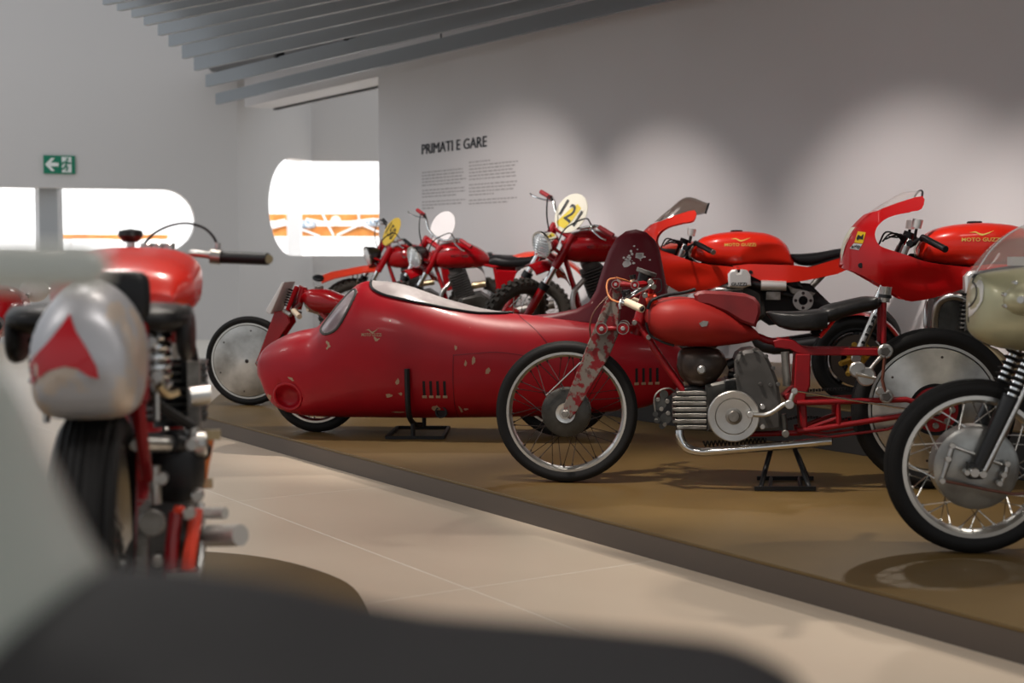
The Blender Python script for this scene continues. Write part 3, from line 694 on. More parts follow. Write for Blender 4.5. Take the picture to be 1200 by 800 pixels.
    MB().body(topl, botl, [(x0, .06), (x0+.05, .1), (x1-.04, .1), (x1, .06)], 2.8, 20, 24).obj('tail_pad', 'leather', st)
    mb = MB()
    for i in range(7):
        a = P(957, 371+3.6*i); mb.ellipsoid(a, (.03, .045, .0085), 18, 8)
    mb.obj('bellows', 'rubber', st)
    # rear friction damper arms
    mb = MB().tube(pt([(1037.5, 412, -.1), (1024, 427, -.1), (1014, 441, -.1)]), [.012, .009, .014], 12); da = mb.obj('damper_arm', 'aluminium', r)
    for u, v, rad in ((1037.5, 411.5, .033), (1015, 441, .042), (1005, 433, .036), (1038.5, 464.5, .03), (1031, 458, .02)): MB().disc(P(u, v, -.105), (0, 1, 0), rad, .022, 24, .25).obj('damper_disc', 'aluminium', da)
    for u, v in ((1037.5, 411.5), (1038.5, 464.5)): MB().disc(P(u, v, -.125), (0, 1, 0), .022, .02, 5).obj('star_knob', 'cover_grey', da)
    MB().tube(pt([(1003, 438, -.13), (1026, 443, -.13)]), [.008, .006], 8).obj('wing_nut', 'aluminium', da)
    MB().tube(pt([(1037, 417, -.11), (1034, 445, -.11), (1038, 462, -.11)]), .007, 8).obj('damper_link', 'brown_cable', da)
    # handlebars, grips, instruments, cables
    for s in (-1, 1):
        f = lambda p: Vector((p.x, p.y*-s, p.z))
        hb = MB().tube(pt([(764, 331, -.03), (760, 336, -.08), (745, 344, -.16), (732, 351, -.2), (729, 353, -.21), (733, 355, -.23)]), .0105, 10, 5).apply(f).obj('handlebar', 'chrome', r)
        MB().tube(pt([(734, 353.5, -.22), (752.5, 362, -.3)]), .0165, 16).apply(f).obj('grip', 'cream', hb)
        MB().tube(pt([(752, 361.8, -.3), (753.3, 362.5, -.304)]), .0105, 12).apply(f).obj('grip_bore', 'slot_dark', hb)
        MB().tube(pt([(728, 351, -.21), (726, 357, -.22), (727, 362, -.22)]), .006, 8).apply(f).obj('lever', 'steel', hb)
    MB().tube(pt([(731, 356, -.2), (716, 350, -.15), (711, 338, -.12), (713, 328, -.1), (721, 325.5, -.09)]), .0042, 6, 6).obj('cable', 'orange_cable', r)
    MB().tube(pt([(722, 325, -.08), (735, 329, -.05), (748, 334, 0)]), .004, 6, 6).obj('cable', 'orange_cable', r)
    MB().tube(pt([(712, 347, -.1), (697, 364, -.12), (691.5, 380, -.12), (692, 395, -.1)]), .004, 6, 6).obj('cable', 'brown_cable', r)
    MB().tube(pt([(766, 327, -.05), (774, 328, -.05), (775, 340, -.05), (768, 344, -.05)]), .003, 6, 6).obj('cable', 'black_satin', r)
    MB().tube(pt([(757, 378, -.09), (762, 392, -.09), (775, 400, -.1), (790, 405, -.1)]), .0055, 6, 5).obj('cable', 'black_satin', r)
    ax = (Vector((.35, 0, 1))).normalized(); c = P(757.5, 319)
    mb = MB().disc(c, ax, .047, .02, 28); tc = mb.obj('rev_counter', 'cover_grey', r)
    MB().tube([c-ax*.008, c-ax*.075], [.032, .024], 20).obj('instrument_case', 'black_satin', tc)
    MB().tube(pt([(742, 327, -.03), (741, 322, -.03)]), [.013, .016], 12).obj('damper_knob', 'black_paint', r)
    MB().tube(pt([(740, 331, -.03), (742, 326, -.03)]), .009, 10).obj('knob_stem', 'cream', r)
    for u, v in ((762, 330), (766, 336), (750, 340), (756, 346)): MB().disc(P(u, v, -.05), (0, 1, 0), .013, .05, 10).obj('head_bolt', 'cast_light', r)
    MB().helix(P(733, 340), P(736, 350), .018, .005, 5).obj('fork_spring', 'black_satin', r)
    return fr
def fc_s(fr, p):   # keeps an on-side disc at its drawn size when it stands proud of the centre plane
    w_ = fr.M @ p; return w_.y/6.455*1.0
MAIN = red_record_bike()

def black_stand(u0, u1, vf, vb, top_v, fr, label, ax):
    a = onz(u0, vf, PLAT+.012); b = onz(u1, vf, PLAT+.012); c = onz(u0+3, vb, PLAT+.012); d = onz(u1-3, vb, PLAT+.012)
    m = (a+b+c+d)/4; m.z = PLAT; r = empty('bike_stand', m); tag(r, label, 'stand')
    for p, q in ((a, b), (c, d)): MB().tube([p-m, q-m], .0125, 4).obj('foot_bar', 'black_satin', r)
    return r, m, a, b, c, d
r, m, a, b, c, d = black_stand(884, 956, 572, 560, 528, MAIN, 'black A-frame stand holding up the red motorcycle with the flywheel', 0)
tl = MAIN.M @ MAIN.P(904, 524, 0); tr = MAIN.M @ MAIN.P(930, 522, 0)
for p, q in ((a.lerp(b, .1), tl), (c.lerp(d, .1), tl), (a.lerp(b, .9), tr), (c.lerp(d, .9), tr)): MB().tube([p-m, q-m], .011, 10).obj('leg', 'black_satin', r)
MB().tube([tl-m, tr-m], .012, 10).obj('top_bar', 'black_satin', r)
for k in (.25, .75): MB().tube([a.lerp(b, k)-m, c.lerp(d, k)-m], .009, 8).obj('cross_bar', 'black_satin', r)
# ================================================================== streamlined record machine
def streamliner():
    fr = Frame('streamliner', (-1.142, 8.31, PLAT), math.radians(-8)); r = fr.o; P = fr.P; pt = fr.path
    tag(r, 'red torpedo-shaped streamlined record motorcycle with tall tail fin and chipped paint', 'motorcycle')
    c1 = P(371, 452); wheel(r, (c1.x, c1.z), c1.z, .04, c1.z*.8, .05, .05, 36, spoke_mat='spoke_bright')
    c2 = P(657, 449); wheel(r, (c2.x, c2.z), c2.z, .045, c2.z*.8, .05, .05, 36, spoke_mat='spoke_bright')
    topl = fr.xz([(306.5, 430), (307.5, 419), (311, 410), (318, 402.5), (327, 397), (338, 391.5), (353, 387), (372, 383), (384, 372), (398, 355), (412, 340), (422, 332), (432, 329), (446, 330), (460, 331.5), (480, 336), (500, 343), (520, 350), (545, 357), (570, 363), (594, 366.5), (620, 369), (660, 373), (700, 378), (740, 384), (775, 393), (800, 410), (812, 428)])
    botl = fr.xz([(306.5, 442), (308, 454), (312, 465), (318, 474), (328, 481.5), (342, 486), (360, 488.5), (390, 490), (480, 491), (560, 490.5), (640, 488.5), (700, 485), (750, 480), (780, 468), (800, 450), (812, 432)], -.12)
    x0, x1 = topl[0][0], topl[-1][0]; L_ = x1-x0; X = lambda u: P(u, 440).x
    botl[0] = (x0, botl[0][1]); botl[-1] = (x1, botl[-1][1])
    wid = [(x0, .04), (X(307.5), .09), (X(310), .135), (X(316), .18), (X(330), .22), (X(352), .245), (X(390), .26), (X(440), .275), (X(540), .275), (X(640), .25), (X(720), .2), (X(770), .13), (X(800), .06), (x1, .012)]
    bm_ = MB().body(topl, botl, wid, 2.15, 150, 80, eb=2.9)
    ic = P(338.5, 464, -.2)
    def dent(p):
        q = ((p.x-ic.x)/.082)**2+((p.z-ic.z)/.075)**2
        return Vector((p.x+.02*(1-q), p.y+.085*(1-q)**.5, p.z)) if q < 1 and p.y < 0 else p
    bv0 = bm_.bvh(); bm_.apply(dent); body = bm_.obj('body_shell', 'red_record', r, 60); bv = bm_.bvh()
    def patch(name, poly, m, off=.004, step=.018, side=1, closed_spline=True, par=None):
        if closed_spline: poly = [(p.x, p.y) for p in catmull([(a, b, 0) for a, b in poly], 4, True)]
        pz = fr.xz(poly, -.2); V, F_ = cut_poly(pz, step)
        return drape(MB(), bv, V, F_, (0, side, 0), off).obj(name, m, par or body, 60), pz
    def rim(pz, rad, m, par, name, side=1):
        d = Vector((0, side, 0)); pts = []
        for a, b in pz:
            p = Vector((a, 0, b)); h = bv.ray_cast(p-d*2, d); pts.append((h[0] if h[0] else bv.find_nearest(p)[0])-d*.002)
        return MB().tube(pts, rad, 6, closed=True).obj(name, m, par)
    for sd in (1, -1):
        ws = [(375, 386), (382, 391), (396, 385), (407, 366), (414, 347), (413.5, 341), (408, 341), (393, 358), (380, 376)]
        o, pz = patch('windscreen', ws, 'perspex_dark', side=sd); rim(pz, .009, 'cover_grey', o, 'screen_rim', sd)
    # clear canopy over the cockpit, from edge to edge across the top
    tx, tz = zip(*topl); bx_, bz = zip(*botl); wx, ww = zip(*wid)
    def sec(x, a, off=0):
        zt, zb, w_ = interp(tx, tz, x), interp(bx_, bz, x), interp(wx, ww, x); ca, sa = math.cos(a), math.sin(a)
        return Vector((x, (w_+off)*math.copysign(abs(ca)**(2/2.15), ca), (zt+zb)/2+((zt-zb)/2+off)*abs(sa)**(2/2.15)))
    lo = fr.xz([(430, 330.5), (432, 334), (436, 339), (450, 345.5), (470, 350.5), (500, 357), (535, 364), (565, 368), (590, 368.5), (597, 367)], -.15); lx, lz = zip(*lo)
    n_ = 26; vs = []; m_ = 40
    for i in range(m_+1):
        x = lx[0]+(lx[-1]-lx[0])*(.5-.5*math.cos(PI*i/m_)); zl = interp(lx, lz, x); zt, zb = interp(tx, tz, x), interp(bx_, bz, x)
        q = max(0, min(.9999, (zl-(zt+zb)/2)/((zt-zb)/2))); a0 = math.asin(q**(2.15/2))
        vs += [sec(x, a0+(PI-2*a0)*j/n_, .004) for j in range(n_+1)]
    cn = MB().add(vs, [(i*(n_+1)+j, i*(n_+1)+j+1, (i+1)*(n_+1)+j+1, (i+1)*(n_+1)+j) for i in range(m_) for j in range(n_)]).obj('canopy', 'perspex', body, 60)
    for e_ in (0, n_): MB().tube([vs[i*(n_+1)+e_] for i in range(m_+1)], .0085, 6).obj('canopy_rim', 'black_satin', cn)
    pts = []
    for i in range(40):
        a = 2*PI*i/40; p = Vector((ic.x+.083*math.cos(a), 0, ic.z+.076*math.sin(a))); h = bv0.ray_cast(p-Vector((0, 2, 0)), Vector((0, 1, 0)))
        pts.append((h[0] if h[0] else bv0.find_nearest(p)[0])+Vector((0, .004, 0)))
    MB().tube(pts, .009, 8, closed=True).obj('inlet_lip', 'red_record', body)
    # louvres, exhaust outlet, seams
    for k in range(4):
        u = 499.5+k*8; patch('louvre', [(u-1.6, 445), (u+1.6, 445), (u+1.8, 462), (u-1.4, 463)], 'slot_dark', .002, .05, closed_spline=False)
        rim(fr.xz([(u-2.2, 463), (u+2.6, 463), (u+2.6, 464.5), (u-2.2, 464.5)], -.2), .004, 'chip_bare', body, 'louvre_lip')
        u = 745.5+k*8; patch('louvre', [(u-1.5, 432), (u+1.5, 432), (u+1.6, 448), (u-1.4, 449)], 'slot_dark', .002, .05, closed_spline=False)
        rim(fr.xz([(u-2, 449.5), (u+2.4, 449.5), (u+2.4, 451), (u-2, 451)], -.2), .004, 'chip_bare', body, 'louvre_lip')
    h = bv.ray_cast(P(525, 478, 0)-Vector((0, 2, 0)), Vector((0, 1, 0)))[0]
    MB().lathe([(.026, -.02), (.034, -.02), (.036, .03), (.026, .03)], h+Vector((0, -.005, 0)), n=28).obj('outlet_ring', 'black_satin', body)
    MB().disc(h+Vector((0, -.004, 0)), (0, 1, 0), .028, .01, 24).obj('outlet_bore', 'slot_dark', body)
    def seam(pts):
        d = Vector((0, 1, 0)); q = []
        for p in catmull([(a, b, 0) for a, b in pts], 8):
            w_ = P(p.x, p.y, -.2); w_.y = 0; hh = bv.ray_cast(w_-d*2, d); q.append(hh[0] if hh[0] else bv.find_nearest(w_)[0])
        MB().tube(q, .0028, 5).obj('seam', 'maroon_fin', body)
    seam([(535, 489), (534, 470), (533.5, 440), (534, 414)]); seam([(534, 415), (560, 413), (590, 412), (640, 420)]); seam([(600, 368), (625, 385), (645, 405)])
    # eagle and chipped patches
    emblem(fr, bv, body, 432, 382, 455, 389, 'chip_bare', 'MOTO GUZZI', 388.5, 392)
    for pl_ in ([(441, 393), (446, 396), (449, 395), (446, 399), (442, 398)], [(384, 400), (387, 399), (392, 405), (389, 407), (385, 409), (387, 404)], [(311, 463), (314, 460), (318, 464), (316, 470), (312, 468)], [(339, 441), (344, 440), (348, 446), (342, 444)],
                [(466, 445), (470, 441), (472, 447), (468, 450)], [(454, 460), (459, 459), (463, 463), (457, 466)], [(469, 459), (474, 458), (473, 464)], [(506, 476), (514, 474), (517, 479), (510, 482)], [(548, 420), (550, 422), (549, 428), (546, 426)], [(557, 416), (560, 420), (558, 426), (554, 425)], [(571, 431), (577, 430), (575, 437), (571, 438)],
                [(535, 403), (539, 406), (536, 411)], [(459, 482), (474, 482), (474, 484), (460, 484)], [(538, 474), (544, 482), (540, 483)]):
        cx, cy = sum(p[0] for p in pl_)/len(pl_), sum(p[1] for p in pl_)/len(pl_); q = [(p.x, p.y) for p in catmull([(a, b, 0) for a, b in pl_], 3, True)]
        q = [(cx+(a-cx)*random.uniform(.5, 1.1), cy+(b-cy)*random.uniform(.5, 1.1)) for a, b in q]
        patch('paint_chip', q, 'chip_bare', .0015, .05, closed_spline=False)
    # fin
    fp = [(620, 370), (650, 367), (675, 362), (690, 354), (698, 340), (706, 314), (713, 294), (722, 279), (733, 271), (745, 268.5), (757, 272), (767, 281), (773, 294), (779, 325), (785, 360), (791, 392), (796, 412), (770, 420), (720, 410), (670, 396)]
    fmb = MB().prism(fr.xz(fp, -.03), -.045, .045, .03); fin = fmb.obj('tail_fin', 'maroon_fin', r, 50); fb_ = fmb.bvh()
    random.seed(3)
    for cx, cy, n_, sp in ((734, 305, 16, 6), (750, 299, 16, 5), (741, 297, 8, 8)):
        for k in range(n_):
            a, d = random.uniform(0, 6.3), abs(random.gauss(0, sp)); q = random.uniform(.5, 1.5) if k else 4.2
            pl_ = [(cx+d*math.cos(a)+q*math.cos(t)*random.uniform(.7, 1.2)*1.3, cy+d*math.sin(a)*.8+q*math.sin(t)*random.uniform(.7, 1.2)) for t in [2*PI*j/8 for j in range(8)]]
            V, F_ = cut_poly(fr.xz(pl_, -.045), .1); drape(MB(), fb_, V, F_).obj('paint_chip', 'chip_white', fin)
    return fr
STR = streamliner()
# its stand: flat frame, post and side prop
m = onz(489, 506, PLAT); r = empty('bike_stand', m); tag(r, 'black flat-frame stand with curved prop under the red streamliner', 'stand')
q = [onz(453, 512.5, PLAT+.01), onz(519, 512.5, PLAT+.01), onz(526, 500.5, PLAT+.01), onz(466, 500.5, PLAT+.01)]
for i in range(4): MB().tube([q[i]-m, q[(i+1) % 4]-m], .0125, 4).obj('frame_bar', 'black_satin', r)
d_ = (q[0].y+q[2].y)/2
for u, yy in ((484, q[0].y), (497, q[2].y)):
    p = onz(u, 512 if u == 484 else 500.5, PLAT+.01); p2 = p.copy(); p2.z = PLAT+.09; MB().tube([p-m, p2-m], .013, 8).obj('post', 'black_satin', r)
yy = q[0].y
bar = [at(u, v, yy) for u, v in ((477, 432), (477, 470), (478.5, 486), (484, 497))]
bar = [Vector((p.x, min(p.y, yy), p.z)) for p in bar]
hb = [STR.M @ STR.P(u, v, -.30) for u, v in ((477, 432), (477.5, 455), (478, 472))]+[STR.M @ STR.P(480, 489, -.27), STR.M @ STR.P(486, 497, -.2), STR.M @ STR.P(493, 497.5, -.08)]
MB().tube([p-m for p in hb], .016, 8, 4).obj('side_prop', 'black_satin', r)
# ================================================================== two modern racers on the step behind
def racer(o2, dep, yaw, cfg):
    """o2(u, v): pixel of the nearer racer -> pixel of this one; both share the same build"""
    fr = cfg['frame']; r = fr.o; G = o2
    P = lambda u, v, y=0: fr.P(*G(u, v), y); xz = lambda pts, y=0: [(p.x, p.z) for p in (P(u, v, y) for u, v in pts)]; pt = lambda pts: [P(*p) for p in pts]
    red = cfg['red']
    ax = P(1003, 421); R = ax.z
    w1 = wheel(r, (0+ax.x, R), R, .058, R*.74, .05, .04, 0, rim_mat='black_satin', hub_mat='black_satin', spoke_mat='black_satin', cast=5)
    for s in (-1, 1):
        MB().lathe([(R*.36, s*.075-.003), (R*.58, s*.075-.003), (R*.58, s*.075+.003), (R*.36, s*.075+.003)], (ax.x, 0, R), n=48).obj('brake_rotor', 'rotor', w1)
        mb = MB().lathe([(.02, s*.07-.003), (R*.24, s*.07-.003), (R*.24, s*.07+.003), (.02, s*.07+.003)], (ax.x, 0, R), n=32)
        for i in range(8):
            a = 2*PI*i/8; mb.tube([(ax.x+R*.15*math.cos(a), s*.07, R+R*.15*math.sin(a)), (ax.x+R*.35*math.cos(a+.2), s*.075, R+R*.35*math.sin(a+.2))], .017, 6)
            mb.disc((ax.x+R*.36*math.cos(a+.2), s*.08, R+R*.36*math.sin(a+.2)), (0, 1, 0), .015, .012, 10)
        mb.obj('rotor_carrier', 'gold', w1)
        MB().box((ax.x+R*.42, s*.085, R+R*.05), (.05, .05, .13)).obj('caliper', 'gold', r)
    # front fender
    fz = [(R*1.02, -.07), (R*1.06, -.066), (R*1.1, -.03), (R*1.1, .03), (R*1.06, .066), (R*1.02, .07), (R*1.04, .06), (R*1.07, .03), (R*1.07, -.03), (R*1.04, -.06)]
    MB().lathe(fz, (ax.x, 0, R), n=24, a0=math.radians(20), a1=math.radians(118)).obj('fender', 'red_gloss_deep', r)
    for s in (-1, 1):
        f = lambda p: Vector((p.x, p.y*-s, p.z))
        fk = MB().tube(pt([(1002, 422, -.11), (1026, 368, -.11)]), .024, 14).apply(f).obj('fork_leg', 'aluminium', r)
        MB().tube(pt([(1026, 368, -.11), (1066, 280, -.11)]), .019, 14).apply(f).obj('fork_tube', 'chrome', fk)
        MB().tube(pt([(1048, 320, -.11), (1062, 288, -.11)]), .0215, 14).apply(f).obj('fork_sleeve', 'steel', fk)
        MB().disc(P(1003, 420, -.125), (0, 1, 0), .026, .04, 16).apply(f).obj('axle_clamp', 'aluminium', fk)
        if s == -1 and cfg.get('fork_text'):
            V, F_ = text2d('RELLI', .03); a, b = P(1026, 370, -.137), P(1007, 412, -.137); d = (b-a); n_ = Vector((d.z, 0, -d.x)).normalized()*-.022
            MB().add([a+d*p[0]+n_*(p[1]-.5)*-1+Vector((0, 0, 0)) for p in V], F_).obj('fork_lettering', 'black_paint', fk)
    # fairing
    low = [(985.5, 309), (990, 288), (1002.5, 266), (1017.5, 251), (1030, 246.5), (1050, 238.5), (1080, 230), (1078.5, 245), (1062, 249), (1040, 255), (1028, 264), (1023.5, 275), (1027, 286), (1035, 291), (1060, 299), (1080, 306), (1105, 310), (1148, 315), (1136, 320), (1130, 335), (1105, 345), (1067.5, 353), (1050, 346), (1037.5, 338), (1005, 320), (987.5, 314)]
    xn = P(985, 310).x; S = P(1100, 300).x-P(1000, 300).x
    ZT, ZC, XD, ZD, SS = P(1000, 262).z, P(1040, 306).z, P(1078, 327).x, P(1078, 326).z, 1.0
    def wf(x, z):
        t = max(0, (x-xn)/S); base = .235*min(1, t/.42)**.55 if t < .42 else .235
        k = max(0, z-ZT); base = base*(1-.9*min(.5, k*1.1))
        c = (z-ZC)/(.2*SS)
        base -= .07*SS*min(1.4, c*c)*min(1, t/.3) if z < ZC else .05*SS*min(1, c*c)*min(1, t/.3)
        g = ((x-XD)/(.17*SS))**2+((z-ZD)/(.065*SS))**2
        return max(.012, base-.022*SS*math.exp(-g*1.6))
    low = [(p.x, p.y) for p in catmull([(a, b, 0) for a, b in low], 3, True)]
    fmb = MB().shell(xz(low, -.12), wf, .022); fa_ = fmb.obj('fairing', cfg['fair'], r, 45)
    # nose cap that joins the two halves
    nose = [(985.5, 309), (988, 297), (990, 288), (995, 277), (1002.5, 266), (1010, 258), (1017.5, 251), (1030, 246.5)]; A = xz(nose, -.05)
    for A_, m_ in ((A[:5], 'plate_mix' if cfg.get('stickers') else cfg['fair']), (A[4:], cfg['fair'])):
        vs = []; n_ = 10
        for (x, z) in A_:
            ww = wf(x+.004, z)
            for j in range(n_+1):
                t = -1+2*j/n_; vs.append(Vector((x-.03*(1-t*t)*min(1, ww/.1)*.6, ww*t, z)))
        MB().add(vs, [(i*(n_+1)+j, i*(n_+1)+j+1, (i+1)*(n_+1)+j+1, (i+1)*(n_+1)+j) for i in range(len(A_)-1) for j in range(n_)]).obj('nose_cowl', m_, fa_)
    # windscreen arch and edge
    sc_ = [[(1019, 250.5), (1049, 238.5), (1079, 230.5)], [(1026, 246), (1052, 232.5), (1080, 227.5)], [(1036, 238), (1056, 226), (1078, 223.5)]]
    sc_ = cfg.get('screen', sc_)
    rows = []
    lo, hi = sc_[0], sc_[-1]
    n_ = 12; vs = []
    lo3 = catmull([P(u, v, -.1) for u, v in lo], 5); hi3 = catmull([P(u, v, 0) for u, v in hi], 5)
    for a, b in zip(lo3, hi3):
        ww = wf(a.x, a.z)
        for j in range(n_+1):
            t = -1+2*j/n_; q = math.sqrt(max(0, 1-abs(t)**2.4)); vs.append(Vector((a.x+(b.x-a.x)*q, ww*.97*t, a.z+(b.z-a.z)*q)))
    k = len(lo3); scr = MB().add(vs, [(i*(n_+1)+j, i*(n_+1)+j+1, (i+1)*(n_+1)+j+1, (i+1)*(n_+1)+j) for i in range(k-1) for j in range(n_)]).obj('windscreen', cfg['glass'], fa_)
    MB().tube(vs[(k-1)*(n_+1):], .006, 6).obj('screen_edge', 'black_paint', scr)
    b_ = fmb.bvh()
    if cfg.get('stickers'):
        for pl_, m in (([(1001.5, 284), (1005.5, 271), (1014, 272.5), (1010.5, 285.5)], 'sticker_yellow'), ([(996.5, 291), (1001, 285), (1010, 286), (1006, 293)], 'plate_white')):
            V, F_ = cut_poly(xz(pl_, -.12), .03); drape(MB(), b_, V, F_, off=.003).obj('number_field' if m == 'plate_mix' else 'sticker', m, fa_)
        V, F_ = cut_poly(xz([(1004, 279), (1006, 275), (1009, 277), (1012, 274), (1011, 281), (1007, 280), (1005, 282)], -.12), .05); drape(MB(), b_, V, F_, off=.005).obj('dog_mark', 'black_paint', fa_)
        V, F_ = text2d('agip', .03); a = P(998.5, 292, -.12); c = P(1008, 286.5, -.12)
        drape(MB(), b_, [(a.x+(c.x-a.x)*p[0], 0, a.z+(c.z-a.z)*p[1]) for p in V], F_, off=.005).obj('sticker_lettering', 'black_paint', fa_)
        h = P(1009.5, 311, -.2); MB().disc(Vector((h.x, -wf(h.x, h.z)-.002, h.z)), (0, 1, 0), .014, .012, 12).obj('fairing_bolt', 'black_paint', fa_)
    # tank
    topl = xz(cfg.get('tank_top', [(1075, 297), (1076, 288), (1081, 278), (1095, 268.5), (1120, 263), (1148, 261), (1180, 263), (1200, 269), (1215, 281), (1226, 303)])); botl = xz(cfg.get('tank_bot', [(1075, 299), (1080, 303), (1095, 308), (1120, 311), (1160, 314), (1200, 314), (1226, 314)]), -.1)
    x0, x1 = topl[0][0], topl[-1][0]; L_ = x1-x0; botl[0] = (x0, botl[0][1]); botl[-1] = (x1, botl[-1][1])
    tmb = MB().body(topl, botl, [(x0, .06), (x0+.06*L_, .13), (x0+.3*L_, .175), (x0+.55*L_, .175), (x0+.75*L_, .15), (x1-.05*L_, .12), (x1, .09)], 2.9, 70, 56)
    kc = P(1196, 303)
    def knee(p):
        q = ((p.x-kc.x)/.22)**2+((p.z-kc.z)/.105)**2
        return Vector((p.x, p.y-math.copysign(.03*(1-q)**.7, p.y), p.z)) if q < 1 else p
    tmb.apply(knee); tank = tmb.obj('fuel_tank', red, r, 60)
    u0, u1, va, vb, wa, wb = cfg.get('logo', (1124, 1170, 269.5, 276.5, 278.5, 283))
    class FF: pass
    ff = FF(); ff.P = fr.P; g0 = G(u0, va); g1 = G(u1, vb); h0 = G(u0, wa); h1 = G(u1, wb)
    emblem(ff, tmb.bvh(), tank, g0[0], g0[1], g1[0], g1[1], 'gold_print', 'MOTO GUZZI', h0[1], h1[1])
    MB().disc(P(1142, 262.5), (0, 0, 1), .04, .03, 24).obj('filler_cap', 'black_satin', tank)
    # tail unit, seat
    tl = [(1135, 312), (1160, 309), (1226, 311), (1250, 314), (1290, 302), (1330, 288), (1342, 289), (1335, 304), (1290, 324), (1240, 334), (1200, 338), (1180, 335)]
    tz = xz(tl, -.1); xt = P(1220, 300).x
    tmb = MB().shell(tz, lambda x, z: .15-.05*min(1, max(0, (x-xt)/.5)), .05); tp = tmb.obj('tail_panel', red, r, 45)
    for u, v in ((1143, 316), (1163, 321)):
        q = P(u, v, -.15); MB().disc(Vector((q.x, -.152, q.z)), (0, 1, 0), .013, .012, 12).obj('panel_bolt', 'black_paint', tp)
    topl = xz([(1222, 294), (1232, 294), (1260, 292), (1290, 287), (1300, 286)]); botl = xz([(1222, 300), (1232, 310), (1248, 312), (1280, 304), (1300, 298)])
    MB().body(topl, botl, [(topl[0][0], .1), (topl[-1][0], .09)], 3, 16, 24).obj('seat', 'black_satin', r)
    topl = xz([(1296, 288), (1310, 272), (1325, 270), (1345, 285)]); botl = xz([(1296, 305), (1310, 306), (1330, 300), (1345, 290)])
    MB().body(topl, botl, [(topl[0][0], .11), (topl[-1][0], .06)], 2.6, 16, 24).obj('tail_hump', red, tp)
    # frame, engine
    eng = MB().prism(xz([(1095, 345), (1150, 335), (1180, 350), (1185, 385), (1160, 405), (1110, 405), (1092, 385)], -.1), -.13, .13, .02).obj('crankcase', 'cast_grey', r)
    for s in (-1, 1):
        f = lambda p: Vector((p.x, p.y*-s, p.z))
        for i in range(9):
            v = 341+i*5.2; MB().prism(xz([(1128-i*.3, v), (1152-i*.3, v-1), (1152-i*.3, v+1.4), (1128-i*.3, v+2.4)], -.2), -.245+i*.006, -.12, .002).apply(f).obj('cooling_fin', 'cast_light', eng)
        MB().prism(xz([(1132, 342), (1149, 341), (1146, 388), (1130, 388)], -.2), -.21, -.1, .005).apply(f).obj('cylinder', 'cast_grey', eng)
        vc = MB().prism(xz([(1129, 324), (1134, 318), (1142, 316.5), (1143.5, 322), (1146.5, 322), (1148, 316.5), (1157, 318), (1162, 325), (1163, 341), (1150, 345), (1130, 343)], -.24), -.29, -.15, .012).apply(f).obj('valve_cover', 'cover_silver', eng)
        if s == -1:
            a, b = P(1134, 341.5, -.29), P(1157, 336.5, -.29); V, F_ = text2d('GUZZI', .03)
            MB().add([Vector((a.x+(b.x-a.x)*p[0], -.293, a.z+(b.z-a.z)*p[1])) for p in V], F_).obj('cover_lettering', 'black_paint', vc)
        ib = MB().tube(pt([(1160, 338, -.17), (1178, 341, -.17), (1184, 341, -.17)]), .022, 14).apply(f).obj('intake_rubber', 'black_satin', eng)
        MB().tube(pt([(1178, 340.5, -.17), (1215, 341.5, -.17)]), [.034, .032], 18).apply(f).obj('throttle_body', 'cover_silver', ib)
        MB().box(P(1196, 356, -.16), (.09, .06, .05)).apply(f).obj('injector', 'cast_light', ib)
        MB().tube(pt([(1135, 352, -.2), (1118, 347, -.19), (1102, 353, -.17), (1096, 370, -.14), (1097, 392, -.12), (1115, 408, -.12), (1150, 412, -.14)]), .021, 14, 5).apply(f).obj('exhaust_header', 'steel', r)
        sl = MB().tube(pt([(1140, 402, -.17), (1165, 414, -.18), (1197, 433, -.19), (1330, 415, -.22)]), [.022, .028, .045, .045], 18, 4).apply(f).obj('silencer', cfg.get('sil', 'brass'), r)
        MB().tube(pt([(1068, 300, -.03), (1090, 315, -.1), (1180, 345, -.12), (1245, 362, -.1)]), .018, 8).apply(f).obj('frame_rail', 'black_satin', r)
        MB().tube(pt([(1180, 345, -.1), (1230, 330, -.08), (1300, 312, -.08)]), .013, 8).apply(f).obj('subframe', 'black_satin', r)
        sw = MB().tube(pt([(1235, 375, -.1), (1300, 395, -.11), (1330, 400, -.11)]), .026, 10).apply(f).obj('swinging_arm', 'black_satin', r)
        q = P(1240, 363, -.14)
        mb = MB().lathe([(.03, -.01), (.066, -.01), (.066, .012), (.03, .012)], Vector((q.x, -.15, q.z)), n=32).apply(f); pv = mb.obj('pivot_ring', 'aluminium', r)
        mb = MB()
        for i in range(4):
            a = PI/2*i+.0; mb.disc(Vector((q.x+.048*math.cos(a), -.162, q.z+.048*math.sin(a))), (0, 1, 0), .011, .006, 10)
        mb.apply(f).obj('ring_holes', 'slot_dark', pv)
        # clip-on bar
        hb = MB().tube(pt([(1066, 288, -.1), (1082, 279, -.16)]), .014, 10).apply(f).obj('handlebar', 'black_satin', r)
        MB().tube(pt([(1081, 278, -.16), (1107, 291.5, -.34)]), .0175, 14).apply(f).obj('grip', 'black_paint', hb)
        MB().disc(P(1107.5, 291.8, -.345), (1, -2, -.4), .018, .012, 14).apply(f).obj('bar_end', 'steel' if cfg.get('bar_end') else 'black_paint', hb)
        MB().tube(pt([(1078, 283, -.18), (1072, 292, -.22), (1073, 299, -.3)]), .007, 8).apply(f).obj('lever', 'steel', hb)
        MB().tube(pt([(1074, 267, -.13), (1076, 257, -.13)]), [.024, .028], 16).apply(f).obj('reservoir', 'cover_silver', hb)
        MB().tube(pt([(1074, 268, -.13), (1072, 278, -.12)]), .008, 8).apply(f).obj('reservoir_stem', 'black_satin', hb)
    MB().tube(pt([(1066, 272, 0), (1050, 312, 0)]), .03, 12).obj('steering_head', 'black_satin', r)
